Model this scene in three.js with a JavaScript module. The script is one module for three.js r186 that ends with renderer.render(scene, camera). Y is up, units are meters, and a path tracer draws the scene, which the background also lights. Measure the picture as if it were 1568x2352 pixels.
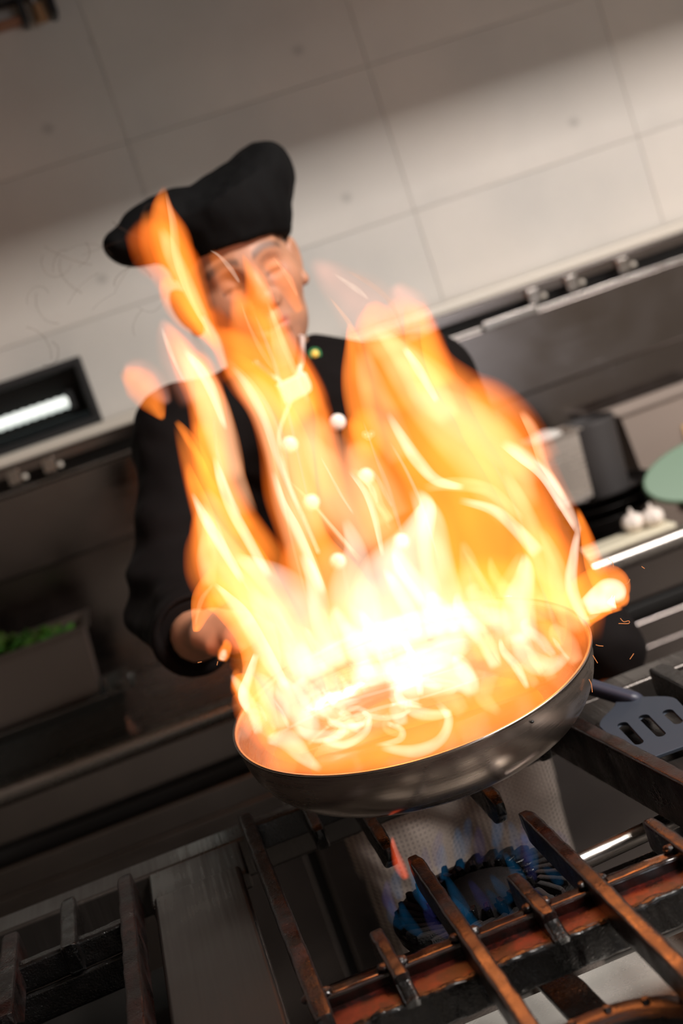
import * as THREE from 'three';
import { RoundedBoxGeometry } from 'three/addons/geometries/RoundedBoxGeometry.js';
import { mergeGeometries } from 'three/addons/utils/BufferGeometryUtils.js';
import { ImprovedNoise } from 'three/addons/math/ImprovedNoise.js';
import { RectAreaLightUniformsLib } from 'three/addons/lights/RectAreaLightUniformsLib.js';

// ---------------------------------------------------------------- camera, light, exposure
const W = 1568, H = 2352, FOV = 40;
const scene = new THREE.Scene();
const renderer = new THREE.WebGLRenderer({ antialias: true });
renderer.setSize(W, H);
renderer.toneMapping = THREE.LinearToneMapping;
renderer.toneMappingExposure = 1.0;
renderer.shadowMap.enabled = true;
RectAreaLightUniformsLib.init();
scene.background = new THREE.Color(0x000000);

const camera = new THREE.PerspectiveCamera(FOV, W / H, 0.05, 30);
const CAM = new THREE.Vector3(0, 1.40, 0), deg = Math.PI / 180;
camera.position.copy(CAM);
{
  const yaw = 8 * deg, pitch = 8.75 * deg;
  camera.lookAt(Math.sin(yaw) * Math.cos(pitch), 1.40 - Math.sin(pitch), -Math.cos(yaw) * Math.cos(pitch));
  camera.rotateZ(-18.8 * deg);
}
camera.focus = 1.17;
camera.userData.fStop = 4.2;
camera.updateMatrixWorld(true);
scene.add(camera);

const V = (x, y, z) => new THREE.Vector3(x, y, z);
const FPX = H / 2 / Math.tan(FOV / 2 * deg);
const RIGHT = V(1, 0, 0).applyQuaternion(camera.quaternion), UPV = V(0, 1, 0).applyQuaternion(camera.quaternion), FWD = V(0, 0, -1).applyQuaternion(camera.quaternion);
// a point of the place from the survey of the photograph: column, row and distance in metres
const at = (x, y, d) => CAM.clone().addScaledVector(FWD, d).addScaledVector(RIGHT, (x - W / 2) / FPX * d).addScaledVector(UPV, -(y - H / 2) / FPX * d);
const onY = (x, y, h) => { const p = at(x, y, 1).sub(CAM); return CAM.clone().addScaledVector(p, (h - CAM.y) / p.y); };
const onZ = (x, y, z) => { const p = at(x, y, 1).sub(CAM); return CAM.clone().addScaledVector(p, (z - CAM.z) / p.z); };

// ceiling lights, one of them added: fitting and light of the same size
function ceilingPanel(x, z, w, d, power, color, label) {
  const g = thing('ceiling_light', label, 'ceiling light', [x, 2.94, z]);
  obj('housing', new RoundedBoxGeometry(w + 0.06, 0.05, d + 0.06, 2, 0.01), new THREE.MeshStandardMaterial({ color: 0xdddddd, roughness: 0.5 }), g, [0, 0.028, 0]);
  obj('diffuser', new RoundedBoxGeometry(w, 0.02, d, 2, 0.004), new THREE.MeshStandardMaterial({ color: 0xffffff, emissive: color, emissiveIntensity: 1.2 }), g, [0, -0.004, 0]);
  const l = new THREE.RectAreaLight(color, power, w, d);
  l.name = 'ceiling_light_glow';
  l.position.set(0, -0.03, 0); l.rotation.x = -Math.PI / 2;
  g.add(l);
  return g;
}

// ---------------------------------------------------------------- helpers
let seed = 7;
const rnd = () => { seed = (seed * 16807) % 2147483647; return seed / 2147483647; };
const noise = new ImprovedNoise();
const N3 = (x, y, z) => noise.noise(x + 31.7, y + 17.3, z + 5.1);
const clamp = (x, a = 0, b = 1) => Math.min(b, Math.max(a, x));
const sstep = (a, b, x) => { const t = clamp((x - a) / (b - a)); return t * t * (3 - 2 * t); };
const mix = (a, b, t) => a + (b - a) * t;
const used = {};
function numbered(name) { const n = used[name] ?? 0; used[name] = n + 1; return n ? `${name}_${String(n).padStart(3, '0')}` : name; }
function tag(o, label, category, group, kind) {
  if (label) o.userData.label = label;
  if (category) o.userData.category = category;
  if (group) o.userData.group = group;
  if (kind) o.userData.kind = kind;
  return o;
}
function thing(name, label, category, pos = [0, 0, 0], group) {
  const o = new THREE.Group(); o.name = numbered(name); o.position.set(...pos); scene.add(o);
  return tag(o, label, category, group);
}
function obj(name, geo, mat, parent, pos, label) {
  const m = new THREE.Mesh(Array.isArray(geo) ? mergeGeometries(geo.map((g) => g.index ? g.toNonIndexed() : g)) : geo, mat);
  m.name = numbered(name); m.castShadow = m.receiveShadow = true;
  if (pos) m.position.set(...pos);
  if (label) m.userData.label = label;
  (parent ?? scene).add(m);
  return m;
}
const struct = (name, geo, mat, parent, pos) => { const m = obj(name, geo, mat, parent, pos); if (!parent) m.userData.kind = 'structure'; return m; };
function boxUV(g0) {
  const g = g0.index ? g0.toNonIndexed() : g0;
  const p = g.attributes.position, n = g.attributes.normal, uv = new Float32Array(p.count * 2);
  for (let i = 0; i < p.count; i++) {
    const ax = Math.abs(n.getX(i)), ay = Math.abs(n.getY(i)), az = Math.abs(n.getZ(i));
    const [u, v] = ay >= ax && ay >= az ? [p.getX(i), p.getZ(i)] : ax >= az ? [p.getZ(i), p.getY(i)] : [p.getX(i), p.getY(i)];
    uv[i * 2] = u; uv[i * 2 + 1] = v;
  }
  g.setAttribute('uv', new THREE.BufferAttribute(uv, 2));
  return g;
}
// a chamfered box between two corners, uv in metres
function box(x0, x1, y0, y1, z0, z1, r = 0.003) {
  const w = x1 - x0, h = y1 - y0, d = z1 - z0;
  const g = boxUV(new RoundedBoxGeometry(w, h, d, 2, Math.min(r, w / 2.01, h / 2.01, d / 2.01)));
  return g.translate((x0 + x1) / 2, (y0 + y1) / 2, (z0 + z1) / 2);
}
function tube(pts, r, seg = 32, rs = 10, closed = false) {
  return new THREE.TubeGeometry(new THREE.CatmullRomCurve3(pts, closed, 'centripetal'), seg, r, rs, closed);
}

// ---------------------------------------------------------------- textures
function dataTex(n, f, srgb, rep = 1) {
  const a = new Uint8Array(n * n * 4);
  for (let y = 0; y < n; y++) for (let x = 0; x < n; x++) {
    const c = f(x / n, y / n), o = (y * n + x) * 4;
    a[o] = clamp(c[0]) * 255; a[o + 1] = clamp(c[1]) * 255; a[o + 2] = clamp(c[2]) * 255; a[o + 3] = 255;
  }
  const t = new THREE.DataTexture(a, n, n);
  t.wrapS = t.wrapT = THREE.RepeatWrapping; t.magFilter = THREE.LinearFilter; t.minFilter = THREE.LinearMipmapLinearFilter;
  if (srgb) t.colorSpace = THREE.SRGBColorSpace;
  t.repeat.set(rep, rep); t.needsUpdate = true;
  return t;
}
// noise that tiles over the unit square
function tiled(u, v, s, z, sv = s) {
  const f = (a, b) => N3(a * s, b * sv, z);
  return f(u, v) * (1 - u) * (1 - v) + f(u - 1, v) * u * (1 - v) + f(u, v - 1) * (1 - u) * v + f(u - 1, v - 1) * u * v;
}
const fbm = (u, v, s, z) => tiled(u, v, s, z) + 0.5 * tiled(u, v, s * 2, z + 3) + 0.25 * tiled(u, v, s * 4, z + 7) + 0.13 * tiled(u, v, s * 8, z + 11);
const brushTex = dataTex(512, (u, v) => { const c = 0.5 + 0.34 * tiled(u, v, 3, 1, 150) + 0.26 * tiled(u, v, 9, 4, 240) + 0.12 * fbm(u, v, 3, 8); return [c, c, c]; }, false, 2);
const brushRough = dataTex(512, (u, v) => { const c = 0.62 + 0.2 * tiled(u, v, 3, 1, 150) + 0.35 * fbm(u, v, 4, 8); return [c, c, c]; }, false, 2);
const pitTex = dataTex(512, (u, v) => {
  let c = 0.55 + 0.28 * fbm(u, v, 14, 2) + 0.22 * tiled(u, v, 70, 5) + 0.2 * tiled(u, v, 130, 9);
  const k = tiled(u, v, 42, 21); if (k > 0.42) c += (k - 0.42) * 2.4;
  return [c, c, c];
}, false, 7);
const rustTex = dataTex(512, (u, v) => {
  const a = 0.5 + 0.6 * fbm(u, v, 5, 3), b = 0.5 + 0.7 * fbm(u, v, 17, 13), d = sstep(0.3, 0.62, 0.5 + 0.55 * fbm(u, v, 8, 33) + 0.25 * tiled(u, v, 60, 2));
  const r = mix(0.30, 0.52, a) * mix(0.35, 1, d), s = mix(0.6, 1.05, b);
  const fl = tiled(u, v, 90, 41) > 0.52 ? 0.25 : 0;
  return [r * s + fl, mix(0.50, 0.43, d) * r * s + fl, mix(0.46, 0.31, d) * r * s + fl * 0.9];
}, true, 5);
const rustRough = dataTex(512, (u, v) => { const c = 0.52 + 0.55 * fbm(u, v, 6, 43) + 0.25 * tiled(u, v, 80, 6); return [c, c, c]; }, false, 5);
const checkTex = dataTex(256, (u, v) => {
  // small check weave: dark squares where both threads are dark, mid tone where one is
  const k = 8, a = (u * k) % 1 < 0.5, b = (v * k) % 1 < 0.5, t = 0.04 * tiled(u, v, 60, 3);
  const c = (a && b ? 0.10 : a || b ? 0.45 : 0.95) + t;
  return [c, c * 0.97, c * 0.94];
}, true, 1);
const clothTex = dataTex(256, (u, v) => { const c = 0.5 + 0.2 * Math.sin((u + v) * Math.PI * 2 * 64) + 0.25 * tiled(u, v, 50, 3); return [c, c, c]; }, false, 8);
const wallTex = dataTex(512, (u, v) => {
  const s = fbm(u, v, 4, 5), q = fbm(u, v, 12, 15);
  let c = 0.90 + 0.035 * s + 0.02 * q;
  const d = tiled(u, v, 36, 27); if (d > 0.55) c -= (d - 0.55) * 0.5;
  return [c, c * 0.985 - 0.008 * s, c * 0.962 - 0.014 * s];
}, true, 0.6);

const M = {
  wall: new THREE.MeshStandardMaterial({ color: 0xe9e6e3, map: wallTex, roughness: 0.42 }),
  joint: new THREE.MeshStandardMaterial({ color: 0xd8d2ca, roughness: 0.8 }),
  paint: new THREE.MeshStandardMaterial({ color: 0xb9b2a8, roughness: 0.7 }),
  floor: new THREE.MeshStandardMaterial({ color: 0x6a655f, roughness: 0.55, bumpMap: pitTex, bumpScale: 0.0005 }),
  steel: new THREE.MeshStandardMaterial({ color: 0xa8a29d, metalness: 1, roughness: 0.42, roughnessMap: brushRough, bumpMap: brushTex, bumpScale: 0.00012 }),
  darkSteel: new THREE.MeshStandardMaterial({ color: 0x7a7370, metalness: 1, roughness: 0.34, roughnessMap: brushRough }),
  rim: new THREE.MeshStandardMaterial({ color: 0xd8d0c4, metalness: 0.2, roughness: 0.4 }),
  black: new THREE.MeshStandardMaterial({ color: 0x0b0908, roughness: 0.55 }),
  plastic: new THREE.MeshStandardMaterial({ color: 0x17181a, roughness: 0.45 }),
  iron: new THREE.MeshPhysicalMaterial({ color: 0x604f48, map: rustTex, metalness: 0.25, roughness: 0.75, roughnessMap: rustRough, bumpMap: pitTex, bumpScale: 0.0011, clearcoat: 0.35, clearcoatRoughness: 0.28 }),
  greasy: new THREE.MeshPhysicalMaterial({ color: 0x6f625c, map: rustTex, metalness: 0.3, roughness: 0.42, roughnessMap: rustRough, bumpMap: pitTex, bumpScale: 0.0002, clearcoat: 1, clearcoatRoughness: 0.12 }),
  dusky: new THREE.MeshPhysicalMaterial({ color: 0x54453b, map: rustTex, metalness: 0.25, roughness: 0.8, roughnessMap: rustRough, bumpMap: pitTex, bumpScale: 0.0011, clearcoat: 0.25, clearcoatRoughness: 0.3 }),  // same rusted iron in a darker tone, for the left bars
  char: new THREE.MeshPhysicalMaterial({ color: 0x151210, map: rustTex, metalness: 0.2, roughness: 0.55, roughnessMap: rustRough, bumpMap: pitTex, bumpScale: 0.0014, clearcoat: 0.5, clearcoatRoughness: 0.3 }),
};

// ---------------------------------------------------------------- the room
const Z_WALL = -2.9;
struct('floor', box(-3.2, 4.2, -0.12, 0, -3.2, 3.2, 0.01), M.floor);
struct('ceiling', box(-3.2, 4.2, 3.0, 3.12, -3.2, 3.2, 0.01), M.paint);
struct('wall_left', box(-3.3, -3.1, 0, 3.0, -3.2, 3.2, 0.01), M.paint);
struct('wall_right', box(4.1, 4.3, 0, 3.0, -3.2, 3.2, 0.01), M.paint);
struct('wall_front', box(-3.2, 4.2, 0, 3.0, 3.1, 3.3, 0.01), M.paint);
const wallBack = struct('wall_back', box(-3.2, 4.2, 0, 3.0, Z_WALL - 0.2, Z_WALL - 0.006, 0.01), M.joint);
{ // large sealed wall panels, thin joints between them
  const xs = [-1.4, -0.82, -0.3, 0.24, 0.757, 1.272, 1.80, 2.4], ys = [0.6, 1.19, 1.492, 1.80, 2.11, 2.42, 3.0];
  for (let j = 0; j + 1 < ys.length; j++) for (let i = 0; i + 1 < xs.length; i++)
    struct('wall_panel', box(xs[i] + 0.0005, xs[i + 1] - 0.0005, ys[j] + 0.0005, ys[j + 1] - 0.0005, Z_WALL - 0.006, Z_WALL, 0.0006), M.wall, wallBack);
}
ceilingPanel(1.75, -0.35, 1.5, 0.5, 70, 0xfff8f2, 'long ceiling light on the right above the cook, outside the picture');
ceilingPanel(2.9, 1.5, 1.0, 0.6, 8, 0xfff6ee, 'added square ceiling light at the near right, outside the picture, brightening steel reflections');  // added lamp, gives the steel fronts something bright to reflect

{ // added glazed door, unseen behind the camera: fill light from low in front
  const w = struct('added_window_1', box(1.0, 2.3, 0.35, 0.40, 3.04, 3.1, 0.004), M.paint);
  for (const [a, b, c, d] of [[1.0, 2.3, 2.15, 2.2], [1.0, 1.05, 0.4, 2.15], [2.25, 2.3, 0.4, 2.15], [1.63, 1.67, 0.4, 2.15]]) struct('added_window_frame', box(a, b, c, d, 3.04, 3.1, 0.004), M.paint, w);
  for (const [a, b] of [[1.05, 1.63], [1.67, 2.25]]) struct('added_window_pane', box(a, b, 0.4, 2.15, 3.07, 3.08, 0.001), new THREE.MeshStandardMaterial({ color: 0xffffff, emissive: 0xeef3ff, emissiveIntensity: 1.6 }), w);
  const l = new THREE.RectAreaLight(0xeef3ff, 0.6, 1.2, 1.75); l.name = 'added_window_fill'; l.position.set(1.65, 1.275, 3.03); l.rotation.y = 0; scene.add(l);
}
// hood over the far counter: its front lip keeps the lamps off the upper wall
{
  const h = thing('extractor_hood', 'stainless steel extractor hood above the back wall, its lip shading the upper wall', 'extractor hood', [0, 0, 0]);
  obj('front_lip', box(-2.6, 3.6, 2.13, 2.5, -1.93, -1.9, 0.004), M.steel, h);
  obj('canopy', box(-2.6, 3.6, 2.5, 2.53, -2.88, -1.9, 0.004), M.steel, h);
  obj('side_panel', box(-2.63, -2.6, 2.13, 2.53, -2.88, -1.9, 0.004), M.steel, h);
  obj('side_panel', box(3.6, 3.63, 2.13, 2.53, -2.88, -1.9, 0.004), M.steel, h);
}

// ---------------------------------------------------------------- far counter and shelf
{
  const s = thing('steel_shelf', 'long steel shelf with a deep dark grey front running along the whole back wall', 'shelf', [0, 0, 0]);
  obj('top_board', box(-2.4, 3.4, 1.276, 1.296, -2.89, -2.755, 0.004), M.rim, s, null, 'pale upper edge');
  obj('upper_rail', box(-2.4, 3.4, 1.252, 1.275, -2.79, -2.762, 0.003), M.darkSteel, s);
  obj('slot_back', box(-2.4, 3.4, 1.22, 1.253, -2.84, -2.80, 0.002), M.black, s);
  obj('fascia', box(-2.4, 3.4, 1.066, 1.222, -2.80, -2.765, 0.005), M.darkSteel, s);
  obj('fascia_lip', box(-2.4, 3.4, 1.222, 1.229, -2.80, -2.760, 0.003), M.steel, s);
  obj('shelf_bottom', box(-2.4, 3.4, 1.066, 1.08, -2.89, -2.80, 0.003), M.darkSteel, s);
  for (const x of [-0.19, -0.12, 0.9, 0.985, 1.10]) {
    const l = obj('latch', box(x - 0.013, x + 0.013, 1.236, 1.268, -2.762, -2.75, 0.003), M.steel, s);
    obj('latch_pin', new THREE.SphereGeometry(0.006, 12, 8), M.rim, l, [x + 0.02, 1.246, -2.752]);
  }
  obj('cover_strip', box(0.78, 0.9, 1.218, 1.236, -2.766, -2.752, 0.003), M.steel, s);
}
{
  const c = thing('steel_counter', 'long steel work counter with a bright rolled front edge and dark cupboard fronts below', 'counter', [0, 0, 0]);
  obj('worktop', box(-2.4, 3.4, 0.755, 0.785, -2.88, -2.405, 0.006), M.steel, c);
  const edge = new THREE.CylinderGeometry(0.016, 0.016, 5.8, 20); edge.rotateZ(Math.PI / 2);
  obj('rolled_edge', edge.translate(0.5, 0.769, -2.405), M.steel, c);
  obj('splashback', box(-2.4, 3.4, 0.785, 1.066, -2.89, -2.872, 0.003), M.darkSteel, c);
  obj('cupboard_body', box(-2.4, 3.4, 0.08, 0.752, -2.86, -2.46, 0.004), M.black, c);
  obj('plinth', box(-2.4, 3.4, 0, 0.09, -2.84, -2.5, 0.004), M.black, c);
  const fronts = [[-2.38, -0.62], [-0.6, 0.08], [0.1, 0.75], [0.77, 1.5], [1.52, 2.3], [2.32, 3.38]];
  for (const [a, b] of fronts) {
    const d = obj('drawer_front', box(a, b, 0.672, 0.742, -2.462, -2.44, 0.006), M.darkSteel, c);
    obj('grip_slot', box(a + 0.02, b - 0.02, 0.646, 0.664, -2.462, -2.448, 0.003), M.black, d);
    const e = obj('door', box(a, b, 0.10, 0.636, -2.462, -2.436, 0.006), M.darkSteel, c);
    obj('door_ridge', box(a + 0.004, b - 0.004, 0.572, 0.588, -2.44, -2.43, 0.003), M.darkSteel, e);
  }
}
{ // black lamp box on the shelf
  const l = thing('lamp_box', 'black lamp box with one bright ribbed tube, on the shelf at the left edge', 'lamp', [0, 1.296, -2.80]);
  obj('back_plate', box(-0.75, 0.006, 0.0, 0.135, -0.09, -0.08, 0.003), M.black, l);
  obj('frame_top', box(-0.75, 0.006, 0.118, 0.135, -0.08, 0, 0.004), M.plastic, l);
  obj('frame_bottom', box(-0.75, 0.006, 0.0, 0.016, -0.08, 0.0, 0.004), M.plastic, l);
  obj('frame_side', box(-0.012, 0.006, 0.012, 0.124, -0.08, 0.001, 0.004), M.plastic, l);
  obj('frame_side', box(-0.768, -0.75, 0.0, 0.135, -0.08, 0.001, 0.004), M.plastic, l);
  const t = new THREE.LatheGeometry(Array.from({ length: 181 }, (_, i) => new THREE.Vector2(0.0125 + 0.0012 * Math.sin(i * Math.PI * 2 / 4.5), i / 180 * 0.68)), 18);
  t.rotateZ(Math.PI / 2).translate(-0.045, 0.058, -0.03);
  obj('ribbed_tube', t, new THREE.MeshStandardMaterial({ color: 0xffffff, emissive: 0xe9f6ee, emissiveIntensity: 0.78, roughness: 0.4 }), l, null, 'glowing ribbed white tube');
  for (const x of [-0.04, -0.73]) obj('tube_socket', box(x - 0.008, x + 0.008, 0.04, 0.078, -0.08, -0.02, 0.003), M.plastic, l);
  obj('reflector', box(-0.745, -0.014, 0.016, 0.03, -0.078, -0.004, 0.003), new THREE.MeshStandardMaterial({ color: 0x1b2427, metalness: 0.6, roughness: 0.35 }), l);
  const p = new THREE.RectAreaLight(0xe9f6ee, 1.2, 0.66, 0.02); p.name = 'lamp_box_glow'; p.position.set(-0.385, 0.058, -0.012); p.rotation.y = Math.PI; l.add(p);
}
{ // gas pipe on the upper wall
  const p = thing('upper_pipe', 'black pipe high on the wall with a brass valve, in the top left corner', 'pipe', [0, 0, 0]);
  const y = 2.105, z = -2.855;
  obj('pipe_run', tube([V(-0.6, y + 0.012, z), V(0, y + 0.012, z), V(0.6, y + 0.012, z)], 0.016, 12, 14), M.plastic, p);
  obj('valve_body', new THREE.CylinderGeometry(0.012, 0.014, 0.035, 16), new THREE.MeshStandardMaterial({ color: 0xb08a66, metalness: 0.6, roughness: 0.45 }), p, [0.157, y - 0.034, z + 0.01], 'brass valve');
  obj('valve_stem', new THREE.CylinderGeometry(0.008, 0.008, 0.04, 14), M.steel, p, [0.153, y - 0.006, z + 0.012]);
  for (const x of [0.128, 0.186]) obj('pipe_clamp', box(x - 0.006, x + 0.006, y - 0.045, y + 0.03, Z_WALL, z + 0.022, 0.003), M.plastic, p);
  obj('tie_band', box(0.02, 0.12, y - 0.036, y - 0.027, Z_WALL, z + 0.01, 0.002), new THREE.MeshStandardMaterial({ color: 0x9a6a50, roughness: 0.6 }), p);
  obj('union', new THREE.CylinderGeometry(0.02, 0.02, 0.05, 6).rotateZ(Math.PI / 2), M.steel, p, [0.27, y + 0.005, z]);
}
// things on the far counter
const TOP = 0.785;
function lathe(name, prof, mat, parent, pos, label, seg = 40) {
  return obj(name, new THREE.LatheGeometry(prof.map(([r, y]) => new THREE.Vector2(r, y)), seg), mat, parent, pos, label);
}
function openBin(w, d, h, flare = 0.008, lip = 0.012) { // a thin walled tapered container, open at the top
  const t = 0.0015, ring = (hw, hd, y) => [[-hw, y, -hd], [hw, y, -hd], [hw, y, hd], [-hw, y, hd]];
  const ls = [ring(w / 2 - flare, d / 2 - flare, 0), ring(w / 2, d / 2, h - 0.004), ring(w / 2 + lip, d / 2 + lip, h - 0.002), ring(w / 2 + lip, d / 2 + lip, h), ring(w / 2 - t, d / 2 - t, h), ring(w / 2 - flare - t, d / 2 - flare - t, t * 2)];
  const p = []; const quad = (a, b, c, e) => p.push(...a, ...b, ...c, ...a, ...c, ...e);
  for (let k = 0; k + 1 < ls.length; k++) for (let i = 0; i < 4; i++) { const j = (i + 1) % 4; quad(ls[k][j], ls[k][i], ls[k + 1][i], ls[k + 1][j]); }
  quad(ls[0][0], ls[0][1], ls[0][2], ls[0][3]); const q = ls[5]; quad(q[3], q[2], q[1], q[0]);
  const g = new THREE.BufferGeometry(); g.setAttribute('position', new THREE.Float32BufferAttribute(p, 3)); g.computeVertexNormals();
  return boxUV(g);
}
const warmSteel = new THREE.MeshStandardMaterial({ color: 0xcfc4ba, metalness: 0.7, roughness: 0.5, roughnessMap: brushRough });
{
  const blackPan = new THREE.MeshStandardMaterial({ color: 0x1a1615, metalness: 0.5, roughness: 0.35 });
  const labels = ['black frying pan lying at the bottom of the stack on the far counter', 'middle black frying pan of the stack on the far counter', 'topmost black frying pan of the stack on the far counter'];
  for (let k = 0; k < 3; k++) {
    const p = thing('frying_pan', labels[k], 'frying pan', [0.858 + 0.005 * k, TOP + 0.0005 + 0.021 * k, -2.63 - 0.004 * k], 'stacked black frying pans');
    lathe('pan_body', [[0, 0], [0.075, 0], [0.084, 0.004], [0.106, 0.03], [0.110, 0.031], [0.109, 0.034], [0.103, 0.031], [0.082, 0.007], [0, 0.005]], blackPan, p);
    obj('handle', tube([V(-0.10, 0.028, -0.03), V(-0.13, 0.034, -0.045), V(-0.19, 0.036, -0.08)], 0.007, 14, 8), blackPan, p);
  }
  const g = thing('gastronorm_pan', 'small pale steel container with a rolled lip, on the stacked frying pans by the flames', 'container', [0.797, TOP + 0.078, -2.60]);
  obj('body', openBin(0.085, 0.085, 0.135, 0.006, 0.008), warmSteel, g);
  obj('crumpled_bag', new THREE.IcosahedronGeometry(0.038, 3).scale(1, 0.6, 1), new THREE.MeshStandardMaterial({ color: 0xd8d2cc, roughness: 0.5, flatShading: true }), g, [-0.012, 0.125, 0.0]);
  const jugM = new THREE.MeshStandardMaterial({ color: 0x4a4747, roughness: 0.6, metalness: 0.3 }), j = thing('dark_jug', 'tall dark grey jug behind the small pale container on the far counter', 'jug', [0.892, TOP + 0.049, -2.645]);
  lathe('body', [[0, 0], [0.04, 0], [0.044, 0.006], [0.052, 0.15], [0.055, 0.16], [0.050, 0.16], [0.042, 0.01], [0, 0.008]], jugM, j);
  obj('handle', tube([V(0.02, 0.14, -0.046), V(0.03, 0.13, -0.082), V(0.03, 0.06, -0.082), V(0.018, 0.04, -0.042)], 0.006, 20, 8), jugM, j);
  const b = thing('storage_tub', 'wide pale brown tub standing behind the green board at the right edge', 'tub', [1.125, TOP, -2.775]);
  obj('body', openBin(0.28, 0.13, 0.185, 0.02, 0.008), new THREE.MeshStandardMaterial({ color: 0xa3948a, roughness: 0.5, metalness: 0.2 }), b);
  obj('paper_label', box(-0.02, 0.12, 0.05, 0.12, 0.059, 0.0615, 0.001), new THREE.MeshStandardMaterial({ color: 0xcda874, roughness: 0.8 }), b, null, 'plain tan paper patch');
  const wb = thing('wooden_board', 'brown wooden board under the green cutting board on the far counter', 'cutting board', [1.04, TOP, -2.53]);
  obj('plank', box(-0.05, 0.25, 0, 0.012, -0.04, 0.07, 0.004), new THREE.MeshStandardMaterial({ color: 0x8a5f43, roughness: 0.6 }), wb);
  const cb = thing('green_cutting_board', 'rounded green cutting board leaning against the pale brown tub', 'cutting board', [1.065, TOP + 0.0125, -2.47]);
  const sh = new THREE.Shape(); sh.absellipse(0, 0.062, 0.15, 0.062, 0, Math.PI * 2);
  const cg = new THREE.ExtrudeGeometry(sh, { depth: 0.008, bevelEnabled: true, bevelSize: 0.003, bevelThickness: 0.003, curveSegments: 48 });
  const cm = obj('board', cg, new THREE.MeshStandardMaterial({ color: 0x5f7d64, roughness: 0.45 }), cb); cm.rotation.x = -0.62;
  const pb = thing('white_board', 'cream plastic board lying flat beside the garlic on the far counter', 'cutting board', [0.83, TOP, -2.45]);
  obj('slab', box(-0.10, 0.09, 0, 0.009, -0.035, 0.035, 0.004), new THREE.MeshStandardMaterial({ color: 0xe4dcc4, roughness: 0.5 }), pb);
  obj('juice_groove', box(-0.09, 0.08, 0.0088, 0.0096, 0.026, 0.029, 0.0003), new THREE.MeshStandardMaterial({ color: 0xb8b095, roughness: 0.6 }), pb);
  const garlicM = new THREE.MeshStandardMaterial({ color: 0xf1e4da, roughness: 0.45 });
  [[0.860, -2.465, 'left garlic bulb of the pair on the far counter, half behind the other'], [0.893, -2.45, 'right garlic bulb of the pair on the far counter, nearer the green board']].forEach(([x, z, l], i) => {
    const o = thing('garlic_bulb', l, 'garlic', [x, TOP + 0.0095, z], 'garlic bulbs on the far counter');
    const gg = new THREE.SphereGeometry(0.021, 32, 20), p = gg.attributes.position;
    for (let k = 0; k < p.count; k++) { const a = Math.atan2(p.getZ(k), p.getX(k)), c = 1 + 0.07 * Math.cos(a * 7), yy = p.getY(k); p.setXYZ(k, p.getX(k) * c, yy * 0.8 + 0.0165, p.getZ(k) * c); }
    gg.computeVertexNormals(); obj('cloves', gg, garlicM, o);
    obj('stem', new THREE.CylinderGeometry(0.002, 0.006, 0.014, 10), garlicM, o, [0, 0.036, 0]);
    o.rotation.y = i;
  });
  // left side
  const dish = thing('glass_dish', 'dark glass dish with bright glints under the steel pan of herbs', 'dish', [-0.27, TOP, -2.52]);
  obj('bowl', openBin(0.30, 0.15, 0.075, 0.02, 0.012), new THREE.MeshPhysicalMaterial({ color: 0x2a2d2c, roughness: 0.08, metalness: 0, clearcoat: 1 }), dish);
  for (const x of [-0.17, 0.17]) obj('handle', new THREE.TorusGeometry(0.03, 0.006, 10, 24, Math.PI).rotateX(Math.PI / 2).rotateY(x > 0 ? -Math.PI / 2 : Math.PI / 2), new THREE.MeshPhysicalMaterial({ color: 0x555a58, roughness: 0.08, clearcoat: 1 }), dish, [x, 0.068, 0]);
  const hp = thing('herb_pan', 'steel pan heaped with green herbs on the far counter at the left edge', 'container', [-0.30, TOP + 0.0765, -2.53]);
  obj('body', openBin(0.30, 0.15, 0.125, 0.012, 0.012), new THREE.MeshStandardMaterial({ color: 0x8a807a, metalness: 0.9, roughness: 0.4 }), hp);
  const leafM = [0x3f6b1c, 0x2c4f17, 0x55852a].map((c) => new THREE.MeshStandardMaterial({ color: c, roughness: 0.6, side: THREE.DoubleSide }));
  const leaf = new THREE.SphereGeometry(0.014, 8, 6).scale(1, 0.18, 0.55);
  const im = new THREE.InstancedMesh(leaf, leafM[0], 260); im.name = 'herbs'; im.castShadow = im.receiveShadow = true;
  tag(im, 'heap of green parsley leaves in the steel pan at the left edge', 'herbs', null, 'stuff');
  const mm = new THREE.Matrix4(), q = new THREE.Quaternion();
  for (let i = 0; i < 260; i++) {
    const x = (rnd() - 0.5) * 0.25, z = (rnd() - 0.5) * 0.12, yy = 0.10 + 0.045 * (1 - Math.abs(x) / 0.15) * rnd();
    q.setFromEuler(new THREE.Euler(rnd() * 3, rnd() * 6, rnd() * 3));
    im.setMatrixAt(i, mm.compose(V(x - 0.30, yy + TOP + 0.0765, z - 2.53), q, V(1, 1, 1).multiplyScalar(0.7 + 0.7 * rnd())));
    im.setColorAt(i, new THREE.Color().setRGB(0.5 + rnd(), 0.6 + rnd(), 0.5 + 0.5 * rnd()));
  }
  scene.add(im);
}

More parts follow.
